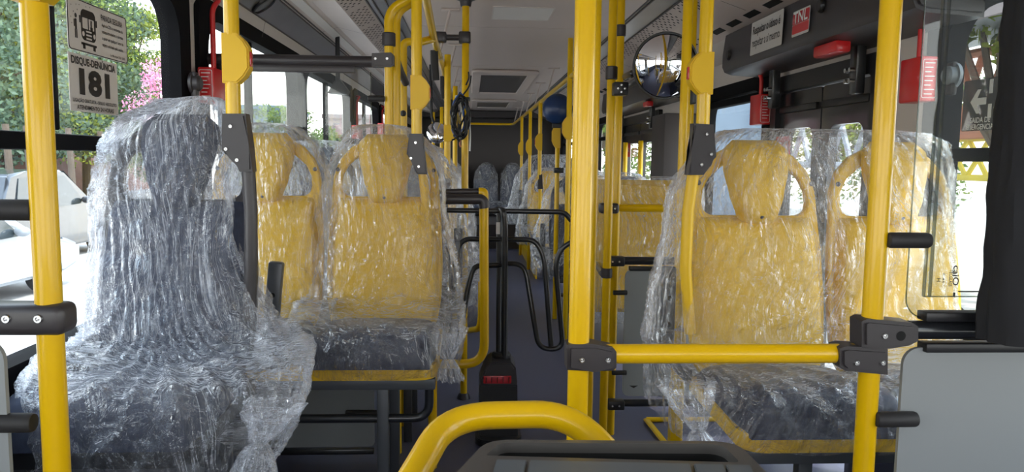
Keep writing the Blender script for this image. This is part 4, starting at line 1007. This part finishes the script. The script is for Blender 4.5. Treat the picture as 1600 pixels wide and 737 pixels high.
# stickers on the box
def sheet(name, label, cat, c, ux, uz, w_, h_, m, r=.006, th=.0012, parent=None):
    ux, uz = V(ux).normalized(), V(uz).normalized(); n_ = ux.cross(uz)
    g = M(); g.prism(rrect(-w_ / 2, w_ / 2, -h_ / 2, h_ / 2, r, 3), lambda a, b, u: V(c) + ux * a + uz * b + n_ * u, 0, th)
    if parent: return g.build(name, m, parent)
    t = thing(name, label, cat, c); g.build('sheet', m, t); return t
ux, uz = (0, -1, 0), (.03, 0, 1)
c = V((1.290, 3.35, 1.812)); t = sheet('sticker', 'white notice in black lettering about respecting the elderly, on the dark box', 'sticker', c, ux, uz, .36, .148, STW)
g = M(); g.text('Respeitar o idoso é', c + V((-.0015, .0, .033)), ux, uz, .052, .31); g.text('respeitar a si mesmo.', c + V((-.0015, .0, -.022)), ux, uz, .052, .32)
o_ = V((-.0015, 0, -.06)); g.text('_____________________', c + o_ + V((0, -.05, .012)), ux, uz, .02, .2); g.build('lettering', INK, t)
c = V((1.2905, 2.995, 1.80)); t = sheet('sticker', 'small square sticker with white letters over a red band, on the dark box', 'sticker', c, ux, uz, .155, .10, STW)
sheet('red_band', None, None, c + V((-.0012, 0, -.022)), ux, uz, .150, .036, RED, parent=t); 
sheet('dark_band', None, None, c + V((-.0012, 0, .020)), ux, uz, .150, .046, REG, parent=t)
g = M(); g.text('TNL', c + V((-.003, 0, .020)), ux, uz, .062, .13); g.build('lettering', WHT, t)
# door sticker
c = V((1.50, 3.62, 1.325)); t = sheet('sticker', 'red rectangular notice on the front door glass', 'sticker', c, ux, (0, 0, 1), .17, .10, RED)
g = M(); g.text('NÃO FORCE AS PORTAS', c + V((-.002, 0, .018)), ux, (0, 0, 1), .014, .13); g.text('AO SE APROXIMAR AGUARDE', c + V((-.002, 0, -.018)), ux, (0, 0, 1), .014, .14); g.build('lettering', WHT, t)
c = V((1.50, 7.3, 1.35)); t = sheet('sticker', 'small red notice on the rear door seen past the twin poles', 'sticker', c, ux, (0, 0, 1), .26, .13, RED)
g = M(); g.text('ATENÇÃO', c + V((-.002, 0, 0)), ux, (0, 0, 1), .05, .18); g.build('lettering', WHT, t)
# yellow door grab handles
for y in (6.45, 7.1):
    nm = {6.45: 'nearer', 7.1: 'farther'}[y]
    o = M().cyl((1.44, y, .3), (1.44, y, 1.42), .022, 16, bev=.004).build('door_grab_bar', YEL); tag(o, nm + ' vertical yellow grab bar in the rear doorway', 'handrail', 'yellow grab bars at the rear door')
# emergency exit sheet on the right window
c = V((1.492, 2.13, 1.425)); t = sheet('sticker', 'smoky emergency exit sticker with a white arrow on the right window', 'sticker', c, (0, -1, 0), (0, 0, 1), .27, .15, TNT)
g = M(); E = lambda a, b, u=0: c + V((-.0018, -a, b))
g.prism([(-.10, .01), (-.07, .045), (-.055, .045), (-.07, .02), (-.03, .02), (-.03, 0), (-.07, 0), (-.055, -.025), (-.07, -.025)], lambda a, b, u: E(a, b) + V((u, 0, 0)), 0, .0006)
for a, b in ((-.02, .03), (-.02, -.04)): g.prism([(a, b), (a + .015, b), (a + .015, b + .04), (a, b + .04)], lambda p_, q_, u: E(p_, q_) + V((u, 0, 0)), 0, .0006)
g.text('SAIDA DE', c + V((-.002, .05, -.045)), (0, -1, 0), (0, 0, 1), .022, .09); g.text('EMERGENCIA', c + V((-.002, .05, -.065)), (0, -1, 0), (0, 0, 1), .022, .12); g.build('lettering', WHT, t)
# stickers on the left window
ux, uz = (0, 1, 0), (0, 0, 1); xs = -1.004
c = V((xs, 2.155, H + .328)); t = sheet('sticker', 'white sticker with a bus pictogram and small print, upper one on the window', 'sticker', c, ux, uz, .33, .132, STK, .01)
g = M(); on = lambda a, b, u=0: c + V((.0016 + u, a, b))
g.ringplate(rrect(-.164, .164, -.065, .065, .01, 3), rrect(-.161, .161, -.0625, .0625, .009, 3), on, 0, .0005)
g.ringplate(rrect(-.098, -.022, -.034, .045, .016, 4), rrect(-.091, -.029, -.004, .024, .003, 4), on, 0, .0005)
g.prism(rrect(-.087, -.033, .029, .041, .004, 3), on, .0005, .0006)
for a, b, w_, h_ in ((-.062, -.004, .004, .028), (-.1, -.046, .08, .006), (-.092, -.056, .012, .012), (-.038, -.056, .012, .012), (-.106, .008, .006, .018), (-.02, .008, .006, .018), (-.048, .002, .006, .014), (-.05, -.004, .012, .008), (-.128, -.012, .008, .026), (-.13, -.034, .004, .022), (-.123, -.034, .004, .022), (-.134, -.006, .004, .018)):
    g.prism([(a, b), (a + w_, b), (a + w_, b + h_), (a, b + h_)], on, 0, .0005)
g.disc(on(-.124, .022, .0005), (1, 0, 0), .006, 12); g.disc(on(-.045, .018, .0005), (1, 0, 0), .004, 10)
for a, b in ((-.145, .045), (-.12, .05), (-.105, .052), (-.135, .03), (-.148, .015), (-.115, .038), (-.145, .0), (-.07, .053), (-.05, .055)): g.disc(on(a, b, .0005), (1, 0, 0), .0018, 6)
g.text('PARADA SEGURA', on(.072, .040, .0004), ux, uz, .0215, .125)
for k, s_ in enumerate(('Após às 22hs o motorista do', 'transporte coletivo é obrigado', 'a parar em qualquer lugar do', 'trajeto solicitado pelo usuário.')): g.text(s_, on(.075, .021 - k * .0175, .0004), ux, uz, .0125, .125)
g.text('Lei Municipal 376 / 2005', on(.10, -.054, .0004), ux, uz, .009, .09); g.build('lettering', INK, t)
g = M()
for b in (-.012, -.021, -.03):
    g.prism([(-.074, b), (-.046, b), (-.046, b + .004), (-.074, b + .004)], on, .0006, .001)
for a in (-.089, -.031): g.disc(on(a, -.018, .0009), (1, 0, 0), .0065, 12)
g.build('grille_print', STK, t)
c = V((xs, 2.118, H + .182)); t = sheet('sticker', 'grey-white sticker with the large number 181, lower one on the window', 'sticker', c, ux, uz, .262, .145, STK, .003)
g = M(); on = lambda a, b, u=0: c + V((.0016 + u, a, b))
g.text('DISQUE-DENÚNCIA', on(0, .055), ux, uz, .026, .238, bold=.03); g.text('181', on(0, .001), ux, uz, .086, .165, bold=.05); g.text('LIGAÇÃO GRATUITA - SIGILO ABSOLUTO', on(0, -.045), ux, uz, .0125, .235); g.text('ATENDIMENTO 24 HORAS', on(0, -.062), ux, uz, .0155, .20)
ob = g.build('lettering', INK, t)

# speaker and camera at left
A_, B_ = V((-1.0, 0, 1.905)), V((-.90, 0, 1.98)); nn_ = V((.075, 0, -.10)).normalized(); c = (A_ + B_) / 2 + V((0, 3.62, 0)) 
t = thing('round_speaker', 'round dark rimmed speaker grille in the upper left cove', 'speaker', c)
g = M(); g.lathe([(.064, 0), (.062, .01), (.055, .013), (.052, .006)], c, nn_, 36); g.build('rim', BLK, t)
g = M(); g.lathe([(0, .007), (.04, .008), (.053, .005)], c, nn_, 36); g.build('grille', MGR, t)
q = at(533, 130, 4.9)
t = thing('surveillance_camera', 'black wedge shaped device hanging from the left cove', 'camera', (q.x, 4.9, q.z))
g = M(); g.tube([(q.x - .02, 4.9, ceil_z(q.x - .02)), (q.x - .02, 4.9, q.z + .02)], .014, 12); g.build('stem', BLK, t)
g = M(); pprism(g, [(524, 128), (532, 124), (545, 142), (543, 148), (514, 146), (520, 136)], 4.9, .12, .006); g.build('body', BLK, t)
# red window levers
def lever(label, px0, px1, py0, py1, Xw, stick, hook=0, big=True):
    a = atx(px0, py0, Xw); b = atx(px1, py0, Xw); c_ = atx(px0, py1, Xw); y0_, y1_ = sorted((a.y, b.y)); side = 1 if Xw < 0 else -1
    dpt = .06
    t = thing('emergency_lever', label, 'emergency lever', (Xw, (y0_ + y1_) / 2, c_.z), 'red emergency window levers')
    M().box((Xw + side * dpt / 2, (y0_ + y1_) / 2, (a.z + c_.z) / 2), (dpt, y1_ - y0_, a.z - c_.z), bev=.006).build('box', RED, t)
    ys_ = (y0_ + y1_) / 2
    top = atx(stick[0], stick[1], Xw).z
    g = M(); g.tube(fillet([(Xw + side * .03, ys_, a.z - .01), (Xw + side * .03, ys_, top), (Xw + side * .05, ys_ + .03, top + .04), (Xw + side * .02, ys_ + .06, top + .045)], .03), .010, 12); g.build('arm', RED, t)
    # white printed frame on the face toward the camera
    w_ = dpt - .012; h_ = a.z - c_.z - .02; yf = y0_ - .0015; xm = Xw + side * dpt / 2; zm = (a.z + c_.z) / 2
    g = M(); mf = lambda p_, q_, u: V((xm + p_, yf - u, zm + q_)); g.ringplate(rrect(-w_ / 2, w_ / 2, -h_ / 2, h_ / 2, .006, 3), rrect(-w_ / 2 + .0018, w_ / 2 - .0018, -h_ / 2 + .0018, h_ / 2 - .0018, .005, 3), mf, 0, .0006)
    k = 0
    while -h_ / 2 + .014 + k * .014 < h_ / 2 - .01:
        zz = h_ / 2 - .014 - k * .014; g.prism([(-w_ * .34, zz), (w_ * (.34 - .12 * (k % 3)), zz), (w_ * (.34 - .12 * (k % 3)), zz + .0035), (-w_ * .34, zz + .0035)], mf, 0, .0006); k += 1
    g.build('print', WHT, t); return t
lever('red emergency box and lever between the first two left windows', 308, 334, 104, 160, -1.012, (318, 12))
lever('red emergency box and lever on the right beside the acrylic screen', 1434, 1468, 95, 162, 1.497, (1460, 8))
lever('small dark red emergency box beside the front door post', 1190, 1206, 150, 196, 1.497, (1198, 120))
lever('small red emergency lever between the second and third left windows', 549, 556, 195, 216, -1.012, (553, 158))
lever('farthest red emergency lever, left of the bent yellow posts', 590, 596, 192, 214, -1.012, (593, 172))
for (px, py, Xw, nm) in ((299, 130, -1.0, 'left'), (1493, 118, 1.485, 'right')):
    c = atx(px, py, Xw); sd_ = 1 if Xw < 0 else -1
    t = thing('window_latch', 'grey round window latch beside the red box on the ' + nm + ' wall', 'latch', c)
    g = M(); g.lathe([(0, .035), (.02, .035), (.028, .028), (.030, .012), (.038, .01), (.038, 0)], c, (sd_, 0, 0), 28); g.build('knob', SGY if nm == 'right' else CHA, t)
    M().box(c + V((sd_ * .012, .0, -.01)), (.02, .035, .10), bev=.006).build('plate', CHA, t)
# ceiling lamp and hatches
def hatch(name, label, cat, y0_, y1_, x0_=.0, x1_=.61, dark=True):
    t = thing(name, label, cat, ((x0_ + x1_) / 2, (y0_ + y1_) / 2, 2.02)); XY = lambda a, b, u: V((a, b, 2.048 - u))
    g = M(); g.ringplate(rrect(x0_, x1_, y0_, y1_, .08), rrect(x0_ + .09, x1_ - .09, y0_ + .25, y1_ - .12, .02), XY, 0, .03); o = g.build('frame', CEI, t); b_ = o.modifiers.new('b', 'BEVEL'); b_.width = .02; b_.segments = 3; b_.limit_method = 'ANGLE'
    M().bx(x0_ + .08, x1_ - .08, y0_ + .2, y1_ - .1, 2.030, 2.0475).build('recess_panel', DRK if dark else MTL, t); return t  # solid panel in place of the open recess; dark colour stands for its shade
hatch('roof_hatch', 'pale framed roof hatch with a dark painted recess over the aisle, the nearer one', 'hatch', 6.9, 9.2)
hatch('roof_hatch', 'flatter roof hatch beyond the dark-recessed one', 'hatch', 10.3, 11.8, dark=False)
t = thing('ceiling_lamp', 'flush rectangular lamp cover in the ceiling panel above the aisle', 'lamp', (.27, 4.26, 2.04))
XY = lambda a, b, u: V((a, b, 2.049 - u))
M().ringplate(rrect(.11, .44, 4.09, 4.46, .01), rrect(.118, .432, 4.1, 4.45, .008), XY, 0, .006).build('frame', CRE, t)
M().bx(.118, .432, 4.1, 4.45, 2.044, 2.0475).build('diffuser', LDF, t)
# yellow floor edging near the right seat
t = thing('step_edging', 'yellow angled edging on the floor beside the right seat', 'edging', (.9, 3.6, 0))
a, b, c_, d = atz(1010, 655, .012), atz(1046, 655, .012), atz(1038, 690, .012), atz(1016, 655, .012)
g = M(); g.tube([a, b + V((.25, 0, 0))], .012, 8); g.tube([a, c_ + (c_ - a) * .3], .016, 8, flat=.5); g.build('strip', YEL, t)
p = at(1053, 672, 2.75); M().bx(p.x - .018, p.x + .018, 2.73, 2.77, 0, .42).build('upright', YEL, t)
# film bunched at the rear
g = M(); c = at(815, 367, 9.8); bm = g.bm; q = bmesh.ops.create_icosphere(bm, subdivisions=5, radius=1)['verts']
for v in q:
    d = 1 + .35 * noise.noise(v.co * 3) + .2 * noise.noise(v.co * 9); v.co = V((c.x - .02 + v.co.x * .26 * d, 10.75 + v.co.y * .2 * d, .46 + v.co.z * .12 * d))
tag(g.build('plastic_wrap_heap', FILM3, None, recalc=False, ang=180), 'loose heap of crumpled plastic lying on the rear step', 'plastic wrap')
# knots of gathered film hanging from the covers
def gather(label, top, knot, r0, r1, fl, seed, m=FILM2, L2=.12):
    bm = bmesh.new(); uvl = bm.loops.layers.uv.new('UVMap'); nu, nv = 90, 60; rows2 = []
    A, B = V(top), V(knot); C2 = B + (B - A).normalized() * L2 * .5 + V((0, 0, -L2 * .5))
    for j in range(nv + 1):
        s = j / nv
        if s < .6: t_ = s / .6; p = A.lerp(B, t_); r = r0 * (1 - t_) ** .8 * 1.0 + r1 * (1 + .0 * t_)
        else: t_ = (s - .6) / .4; p = B.lerp(C2, t_); r = r1 + fl * t_ ** .7
        row = []
        for i in range(nu):
            th = 2 * PI * i / nu; pl = 1 + .16 * math.sin(th * 11 + 2 * noise.noise(V((s * 3, seed, 0)))) + .25 * noise.noise(V((math.cos(th) * 2 + seed, math.sin(th) * 2, s * 4)))
            row.append(bm.verts.new(p + V((math.cos(th) * r * pl, math.sin(th) * r * pl * .7, r * .25 * noise.noise(V((th * 2, s * 8, seed)))))))
        rows2.append(row)
    for j in range(nv):
        for i in range(nu):
            i2 = (i + 1) % nu; f = bm.faces.new((rows2[j][i], rows2[j][i2], rows2[j + 1][i2], rows2[j + 1][i]))
            for lp, uv in zip(f.loops, ((i / nu, j / nv), ((i + 1) / nu, j / nv), ((i + 1) / nu, (j + 1) / nv), (i / nu, (j + 1) / nv))): lp[uvl].uv = (uv[0] * .6, uv[1] * .5)
    g = M(); g.bm.free(); g.bm = bm; o = g.build('plastic_gather', m, None, recalc=False, ang=180); tag(o, label, 'plastic cover', 'knotted ends of the plastic covers'); return o
gather('knotted plastic end hanging at the aisle side of the front left seat', at(432, 628, 1.66), at(404, 692, 1.58), .05, .013, .06, 1, L2=.16)
gather('gathered plastic corner at the aisle side of the left yellow seat', at(690, 515, 2.40), at(700, 560, 2.36), .06, .012, .03, 3, FILM, L2=.07)
gather('gathered plastic corner at the aisle side of the right yellow seat', at(1070, 600, 1.80), at(1092, 672, 1.72), .055, .012, .035, 5, FILM, L2=.07)

# ================================================================ OUTSIDE
GZ = H - 2.0
struct('ground_left', M().bx(-40, XL - .3, -12, 46, GZ - .1, GZ), CON)
struct('ground_right', M().bx(XR + .3, 34, -12, 46, GZ - .1, GZ), CON)
struct('road_far', M().bx(-40, -14.5, 4, 46, GZ, GZ + .02), ASP)
# hillside bank with red soil
bm = bmesh.new(); rows2 = []
for j in range(40):
    row = []
    for i in range(90):
        y = 4 + i * .6; d = j * .55; x = -19 - d
        hgt = (1 - math.exp(-d * .7)) * 2.3 + d * .24 + .35 * noise.noise(V((y * .4, d * .6, 0))) * min(1, d)
        row.append(bm.verts.new((x + .4 * noise.noise(V((y * .3, 5, 0))), y, GZ + .02 + max(0, hgt))))
    rows2.append(row)
for j in range(39):
    for i in range(89): bm.faces.new((rows2[j][i], rows2[j][i + 1], rows2[j + 1][i + 1], rows2[j + 1][i]))
g = M(); g.bm.free(); g.bm = bm; struct('hillside', g, SOI, True)
def leaves(g, c, rx, ry, rz, n, size, rnd, shell=.55):
    for k in range(n):
        while True:
            d = V((rnd.uniform(-1, 1), rnd.uniform(-1, 1), rnd.uniform(-1, 1)))
            if 0.05 < d.length <= 1: break
        d = d.normalized() * (shell + (1 - shell) * rnd.random() ** .6)
        p = V(c) + V((d.x * rx, d.y * ry, d.z * rz))
        u = V((rnd.gauss(0, 1), rnd.gauss(0, 1), rnd.gauss(0, 1))).normalized(); w_ = u.orthogonal().normalized(); s = size * rnd.uniform(.6, 1.3)
        bmv = [g.bm.verts.new(p + u * s), g.bm.verts.new(p + w_ * s * .45), g.bm.verts.new(p - u * s * .6), g.bm.verts.new(p - w_ * s * .45)]
        g.bm.faces.new(bmv)
def tree(label, x, y, z0, h, r, m, n, size, seed, cat='tree', group='trees on the bank', trunk=.14, blobs=9, name='tree', low=.35):
    rnd = random.Random(seed); t = thing(name, label, cat, (x, y, z0), group)
    g = M(); top = V((x + rnd.uniform(-.3, .3), y, z0 + h * .7)); g.tube([(x, y, z0 - .1), (x + rnd.uniform(-.1, .1), y, z0 + h * .3), top], [trunk, trunk * .75, trunk * .35], 10)
    B = []
    for k in range(blobs):
        a = rnd.uniform(0, 2 * PI); rr = r * rnd.uniform(.1, .75); zz = z0 + h * (low + (1 - low - .12) * rnd.random())
        c = V((x + rr * math.cos(a), y + rr * math.sin(a), zz)); B.append(c); g.tube([(x, y, z0 + h * .3), (V((x, y, z0 + h * .35)) + c) / 2, c], [trunk * .5, trunk * .3, trunk * .1], 6)
    g.build('trunk', BRK, t); g = M()
    for c in B: q_ = r * rnd.uniform(.38, .6); leaves(g, c, q_, q_, q_ * .75, int(n * 1.7) // blobs, size * .68, rnd, .3)
    g.build('crown', m, t, smooth=False, recalc=False); return t
# (px, depth) pairs on the left bank
for k, (px, Yd, h, r, m, n, nm) in enumerate((
        (-60, 30, 12, 5, LF2, 7000, 'tall blue-green tree at the far left behind the post'), (15, 34, 12, 4.8, LF3, 8000, 'tall yellow-green tree behind the thick left post'), (75, 36, 13, 4.6, LF1, 9000, 'tall dark green tree seen left of the bus stickers'), (135, 38, 12, 3.6, LF2, 8000, 'tall blue-green tree behind the bus stickers'),
        (192, 40, 10, 2.6, LF3, 6500, 'yellow-green tree right of the bus stickers'), (262, 36, 4.2, 1.8, LF1, 3500, 'low dark green tree beside the pink blossoms'),
        (440, 30, 4.0, 1.7, LF1, 3500, 'round bush seen through the second left window'), (505, 36, 3.6, 1.6, LF1, 3000, 'bush by the beige building through the third left window'))):
    p = at(px, 260, Yd); tree(nm, p.x, p.y, GZ, h, r, m, n, .21 if px < 240 else .12, 40 + k, blobs=20 if px < 240 else 12, low=.22, trunk=.22)
p = at(258, 250, 30); tree('pink blossoming tree in front of the white sky', p.x, p.y, GZ, 6.0, 1.5, LFP, 3000, .10, 77, group='trees on the bank', blobs=12, low=.25)
# creeper on the bank
g = M(); rnd = random.Random(5)
for k in range(26000):
    y = rnd.uniform(5, 40); d = rnd.uniform(1.4, 9); x = -19 - d; hgt = (1 - math.exp(-d * .7)) * 2.3 + d * .24 + rnd.uniform(0, .55)
    p = V((x, y, GZ + hgt)); u = V((rnd.gauss(0, 1), rnd.gauss(0, 1), rnd.gauss(0, 1))).normalized(); w_ = u.orthogonal(); s = rnd.uniform(.08, .2)
    g.bm.faces.new([g.bm.verts.new(p + u * s), g.bm.verts.new(p + w_ * s * .6), g.bm.verts.new(p - u * s * .6), g.bm.verts.new(p - w_ * s * .6)])
o = g.build('creeper_leaves', LF2, None, smooth=False, recalc=False); tag(o, 'green creeper covering the red soil bank', 'undergrowth', kind='stuff')
# fence posts at the kerb
for k, (px, Yd) in enumerate(((14, 19), (46, 20), (111, 21.5), (160, 24))):
    p = at(px, 300, Yd); o = M().tube([(p.x, p.y, GZ), (p.x + .05, p.y, GZ + 1.3), (p.x, p.y, GZ + 2.7)], [.09, .085, .075], 10).build('fence_post', BRK); 
    tag(o, ['leftmost weathered wooden post along the road', 'weathered wooden post left of the thick yellow post', 'weathered wooden post right of the thick yellow post', 'weathered wooden post nearest the dark seat'][k], 'post', 'weathered posts along the road')
# cars
def car(label, x, y, m, L_=4.2, W_=1.75, Hc=1.45, suv=False, ang=0):
    t = thing('car', label, 'car', (0, 0, 0)); z0 = 0
    hood = .62 if not suv else .78; rf = Hc
    side = [(-L_ / 2, .35), (-L_ / 2, .78), (-L_ * .44, hood + .20), (-L_ * .34, rf - .06), (-L_ * .2, rf), (L_ * .06, rf), (L_ * .22, hood + .26), (L_ * .42, hood + .13), (L_ / 2, hood), (L_ / 2, .35), (L_ * .40, .24), (-L_ * .4, .24)]
    g = M(); n_ = len(side); R_ = []
    for s_, tap in ((-1, 1), (1, 1)):
        R_.append([g.bm.verts.new((s_ * W_ / 2 * (1 - .22 * max(0, (b - hood - .2) / (rf - hood))), a, b)) for a, b in side])
    for k in range(n_): g.bm.faces.new((R_[0][k], R_[0][(k + 1) % n_], R_[1][(k + 1) % n_], R_[1][k]))
    g.bm.faces.new(R_[0]); g.bm.faces.new(R_[1][::-1])
    bmesh.ops.bevel(g.bm, geom=list(g.bm.edges), offset=.05, segments=3, affect='EDGES'); g.build('body', m, t)
    for s_ in (-1, 1):
        xx = s_ * (W_ / 2 - .055); g = M()
        f = lambda a, b, u: V((s_ * (W_ / 2 * (1 - .22 * max(0, (b - hood - .2) / (rf - hood))) + .006) + s_ * u, a, b))
        g.prism([(-L_ * .36, hood + .25), (-L_ * .29, rf - .13), (-L_ * .08, rf - .09), (-L_ * .08, hood + .24)], f, -.01, .004, .004); g.build('side_window', CGL, t)
        g = M(); g.prism([(-L_ * .06, hood + .24), (-L_ * .06, rf - .09), (L_ * .05, rf - .11), (L_ * .17, hood + .26)], f, -.01, .004, .004); g.build('side_window', CGL, t)
        g = M(); g.ell((s_ * (W_ / 2 + .09), L_ * .14, hood + .33), (.11, .06, .07)); g.build('wing_mirror', m, t)
        for yy in (-L_ * .30, L_ * .31):
            g = M(); g.lathe([(0, -.1), (.3, -.1), (.32, -.07), (.32, .07), (.3, .1), (0, .1)], (s_ * (W_ / 2 - .1), yy, .32), (1, 0, 0), 28); w_ = g.build('wheel', TYR, t)
            g = M(); g.lathe([(0, .115), (.05, .112), (.19, .104), (.2, .09)], (s_ * (W_ / 2 - .1), yy, .32), (s_, 0, 0), 20); g.build('hub', SLV, w_)
    g = M(); g.quad((-W_ * .40, L_ * .075, rf - .02), (W_ * .40, L_ * .075, rf - .02), (W_ * .46, L_ * .235, hood + .30), (-W_ * .46, L_ * .235, hood + .30)); g.build('windscreen', CGL, t)
    g = M(); g.ell((0, L_ / 2 - .06, hood - .08), (W_ * .42, .08, .07)); g.build('headlamp', CHR, t)
    t.location = V((x, y, GZ)); t.rotation_euler.z = ang; return t
p = at(52, 400, 11.0); car('silver car parked outside behind the leftmost post', p.x - .9, 10.05, SLV, 4.3, ang=-.05)
p = at(112, 360, 15.5); car('dark off-road car parked beyond the silver one', p.x - .7, 14.9, DCP, 4.4, 1.85, 1.7, True)
p = at(60, 330, 21); car('silver hatchback far behind, near the road', p.x - 1, 19.5, SLV, 4.0)
# buildings behind the left windows
def building(label, px0, px1, pyt, Yd, m, nwin, dep=6):
    a, b = at(px0, pyt, Yd), at(px1, pyt, Yd); t = thing('building', label, 'building', ((a.x + b.x) / 2, Yd, GZ), 'buildings beyond the left windows')
    M().bx(a.x, b.x, Yd, Yd + dep, GZ, a.z).build('wall', m, t); M().bx(a.x - .2, b.x + .2, Yd - .2, Yd + dep, a.z, a.z + .3, bev=.03).build('roof_edge', m, t)
    for k in range(nwin):
        x = a.x + (b.x - a.x) * (k + .5) / nwin; M().bx(x - .5, x + .5, Yd - .03, Yd + .02, a.z - 2.2, a.z - 1.2).build('window', CGL, t)
    return t
building('pale blue building seen through the second left window', 340, 440, 172, 42, BLD, 4)
building('beige striped building seen through the third left window', 508, 585, 185, 52, BLE, 5)
# right side: lattice structure, sheds and trees
def lattice(label, x, y0_, y1_, z0_, z1_, m, n=9, r=.035, post_r=.05, cat='structure'):
    t = thing('steel_lattice', label, 'steel frame', (x, (y0_ + y1_) / 2, GZ)); g = M(); dy = (y1_ - y0_) / n
    for k in range(n):
        a, b = y0_ + k * dy, y0_ + (k + 1) * dy; g.tube([(x, a, z0_), (x, b, z1_)], r, 6); g.tube([(x, a, z1_), (x, b, z0_)], r, 6)
    g.build('bracing', m, t); g = M(); g.tube([(x, y0_, z0_), (x, y1_, z0_)], post_r, 8); g.tube([(x, y0_, z1_), (x, y1_, z1_)], post_r, 8); g.build('chord', m, t)
    for y in (y0_, (y0_ + y1_) / 2, y1_): M().cyl((x, y, GZ), (x, y, z1_), post_r * 1.2, 10).build('column', SGY, t)
    return t
lattice('rust coloured steel lattice outside the right window', 7.5, 7.0, 12.5, 1.7, 2.9, ORS, 11, .05, .07)
lattice('lower yellow and rust steel lattice under the other one', 7.7, 7.0, 12.5, 1.05, 1.65, YST, 11, .04, .05)
lattice('dark steel lattice seen through the front door glass', 8.5, 13.5, 22, 1.2, 3.0, SGY, 8, .07, .08)
t = thing('canopy_roof', 'grey canopy roof outside beyond the right window', 'canopy', (7.2, 9, GZ)); g = M(); g.box((7.0, 9.5, 3.3), (2.4, 9, .28), bev=.02); g.build('slab', SGY, t)
M().box((5.77, 9.5, 3.15), (.05, 9, .5)).build('fascia', BLE, t)
for y in (5.6, 13.4): M().cyl((7.6, y, GZ), (7.6, y, 3.2), .1, 12).build('column', SGY, t)
t = thing('parked_bus', 'slate blue flank of a parked vehicle outside, seen between the door and the yellow post', 'bus', (4.2, 12.6, GZ)); g = M(); g.box((3.9, 12.2, 1.45), (1.2, 1.9, 3.8), bev=.12, seg=3); g.build('body', BLB, t)
M().box((3.29, 12.2, 1.9), (.03, 1.3, 1.3), bev=.01).build('window', CGL, t)
for dy in (-.5, .5): g = M(); g.lathe([(0, -.12), (.42, -.12), (.45, 0), (.42, .12), (0, .12)], (3.5, 12.2 + dy, GZ + .45), (1, 0, 0), 24); g.build('wheel', TYR, t)
for k, (px, Yd, h, r, m, n, nm) in enumerate(((1530, 10.5, 5.8, 2.2, LF3, 16000, 'bright green tree over the canopy at the right window'), (1300, 30, 6, 3.0, LF3, 4500, 'light green tree beyond the steel frame'), (950, 32, 7, 3.2, LF1, 5000, 'green tree seen past the twin poles'), (1420, 24, 6, 2.5, LF1, 3000, 'green tree behind the right wall'))):
    p = at(px, 200, Yd); tree(nm, p.x + (.4 if k == 0 else 0), p.y, GZ, h + (1.0 if k == 0 else 0), r, m, n, .2, 90 + k, group='trees on the right', blobs=13, low=.55 if k == 0 else .2)
# ================================================================ CAMERA AND LIGHT
cd = bpy.data.cameras.new('camera'); cam = bpy.data.objects.new('camera', cd); COL.objects.link(cam)
cam.matrix_world = Matrix(((XC.x, XC.y, XC.z, 0), (YC.x, YC.y, YC.z, 0), (ZC.x, ZC.y, ZC.z, H), (0, 0, 0, 1)))
cd.sensor_width = 36; cd.lens = 36 * F / 1600; cd.clip_start = .02; cd.clip_end = 500
SC.camera = cam
w = bpy.data.worlds.new('sky'); SC.world = w; w.use_nodes = True; nt = w.node_tree
bg = nt.nodes['Background']
tc = nt.nodes.new('ShaderNodeTexCoord'); sx = nt.nodes.new('ShaderNodeSeparateXYZ'); rp = nt.nodes.new('ShaderNodeValToRGB')
nt.links.new(tc.outputs['Generated'], sx.inputs[0]); nt.links.new(sx.outputs['Z'], rp.inputs[0]); nt.links.new(rp.outputs[0], bg.inputs[0])
rp.color_ramp.elements[0].position = 0; rp.color_ramp.elements[0].color = (1, .98, .95, 1)
rp.color_ramp.elements[1].position = .8; rp.color_ramp.elements[1].color = (.62, .78, 1, 1)
bg.inputs[1].default_value = 3.2
sd = bpy.data.lights.new('sun', 'SUN'); so = bpy.data.objects.new('sun', sd); COL.objects.link(so)
sd.energy = 3; sd.angle = math.radians(.6); sd.color = (1, .95, .86)
so.rotation_euler = V((-.45, .25, -1.0)).to_track_quat('-Z', 'Y').to_euler()
SC.view_settings.view_transform = 'Standard'; SC.view_settings.look = 'None'; SC.view_settings.gamma = 1; SC.view_settings.use_curve_mapping = False
SC.view_settings.exposure = 0.7
SC.cycles.transparent_max_bounces = 24; SC.cycles.max_bounces = 10; SC.cycles.diffuse_bounces = 6; SC.cycles.glossy_bounces = 4
SC.cycles.use_denoising = True; SC.cycles.sample_clamp_indirect = 8
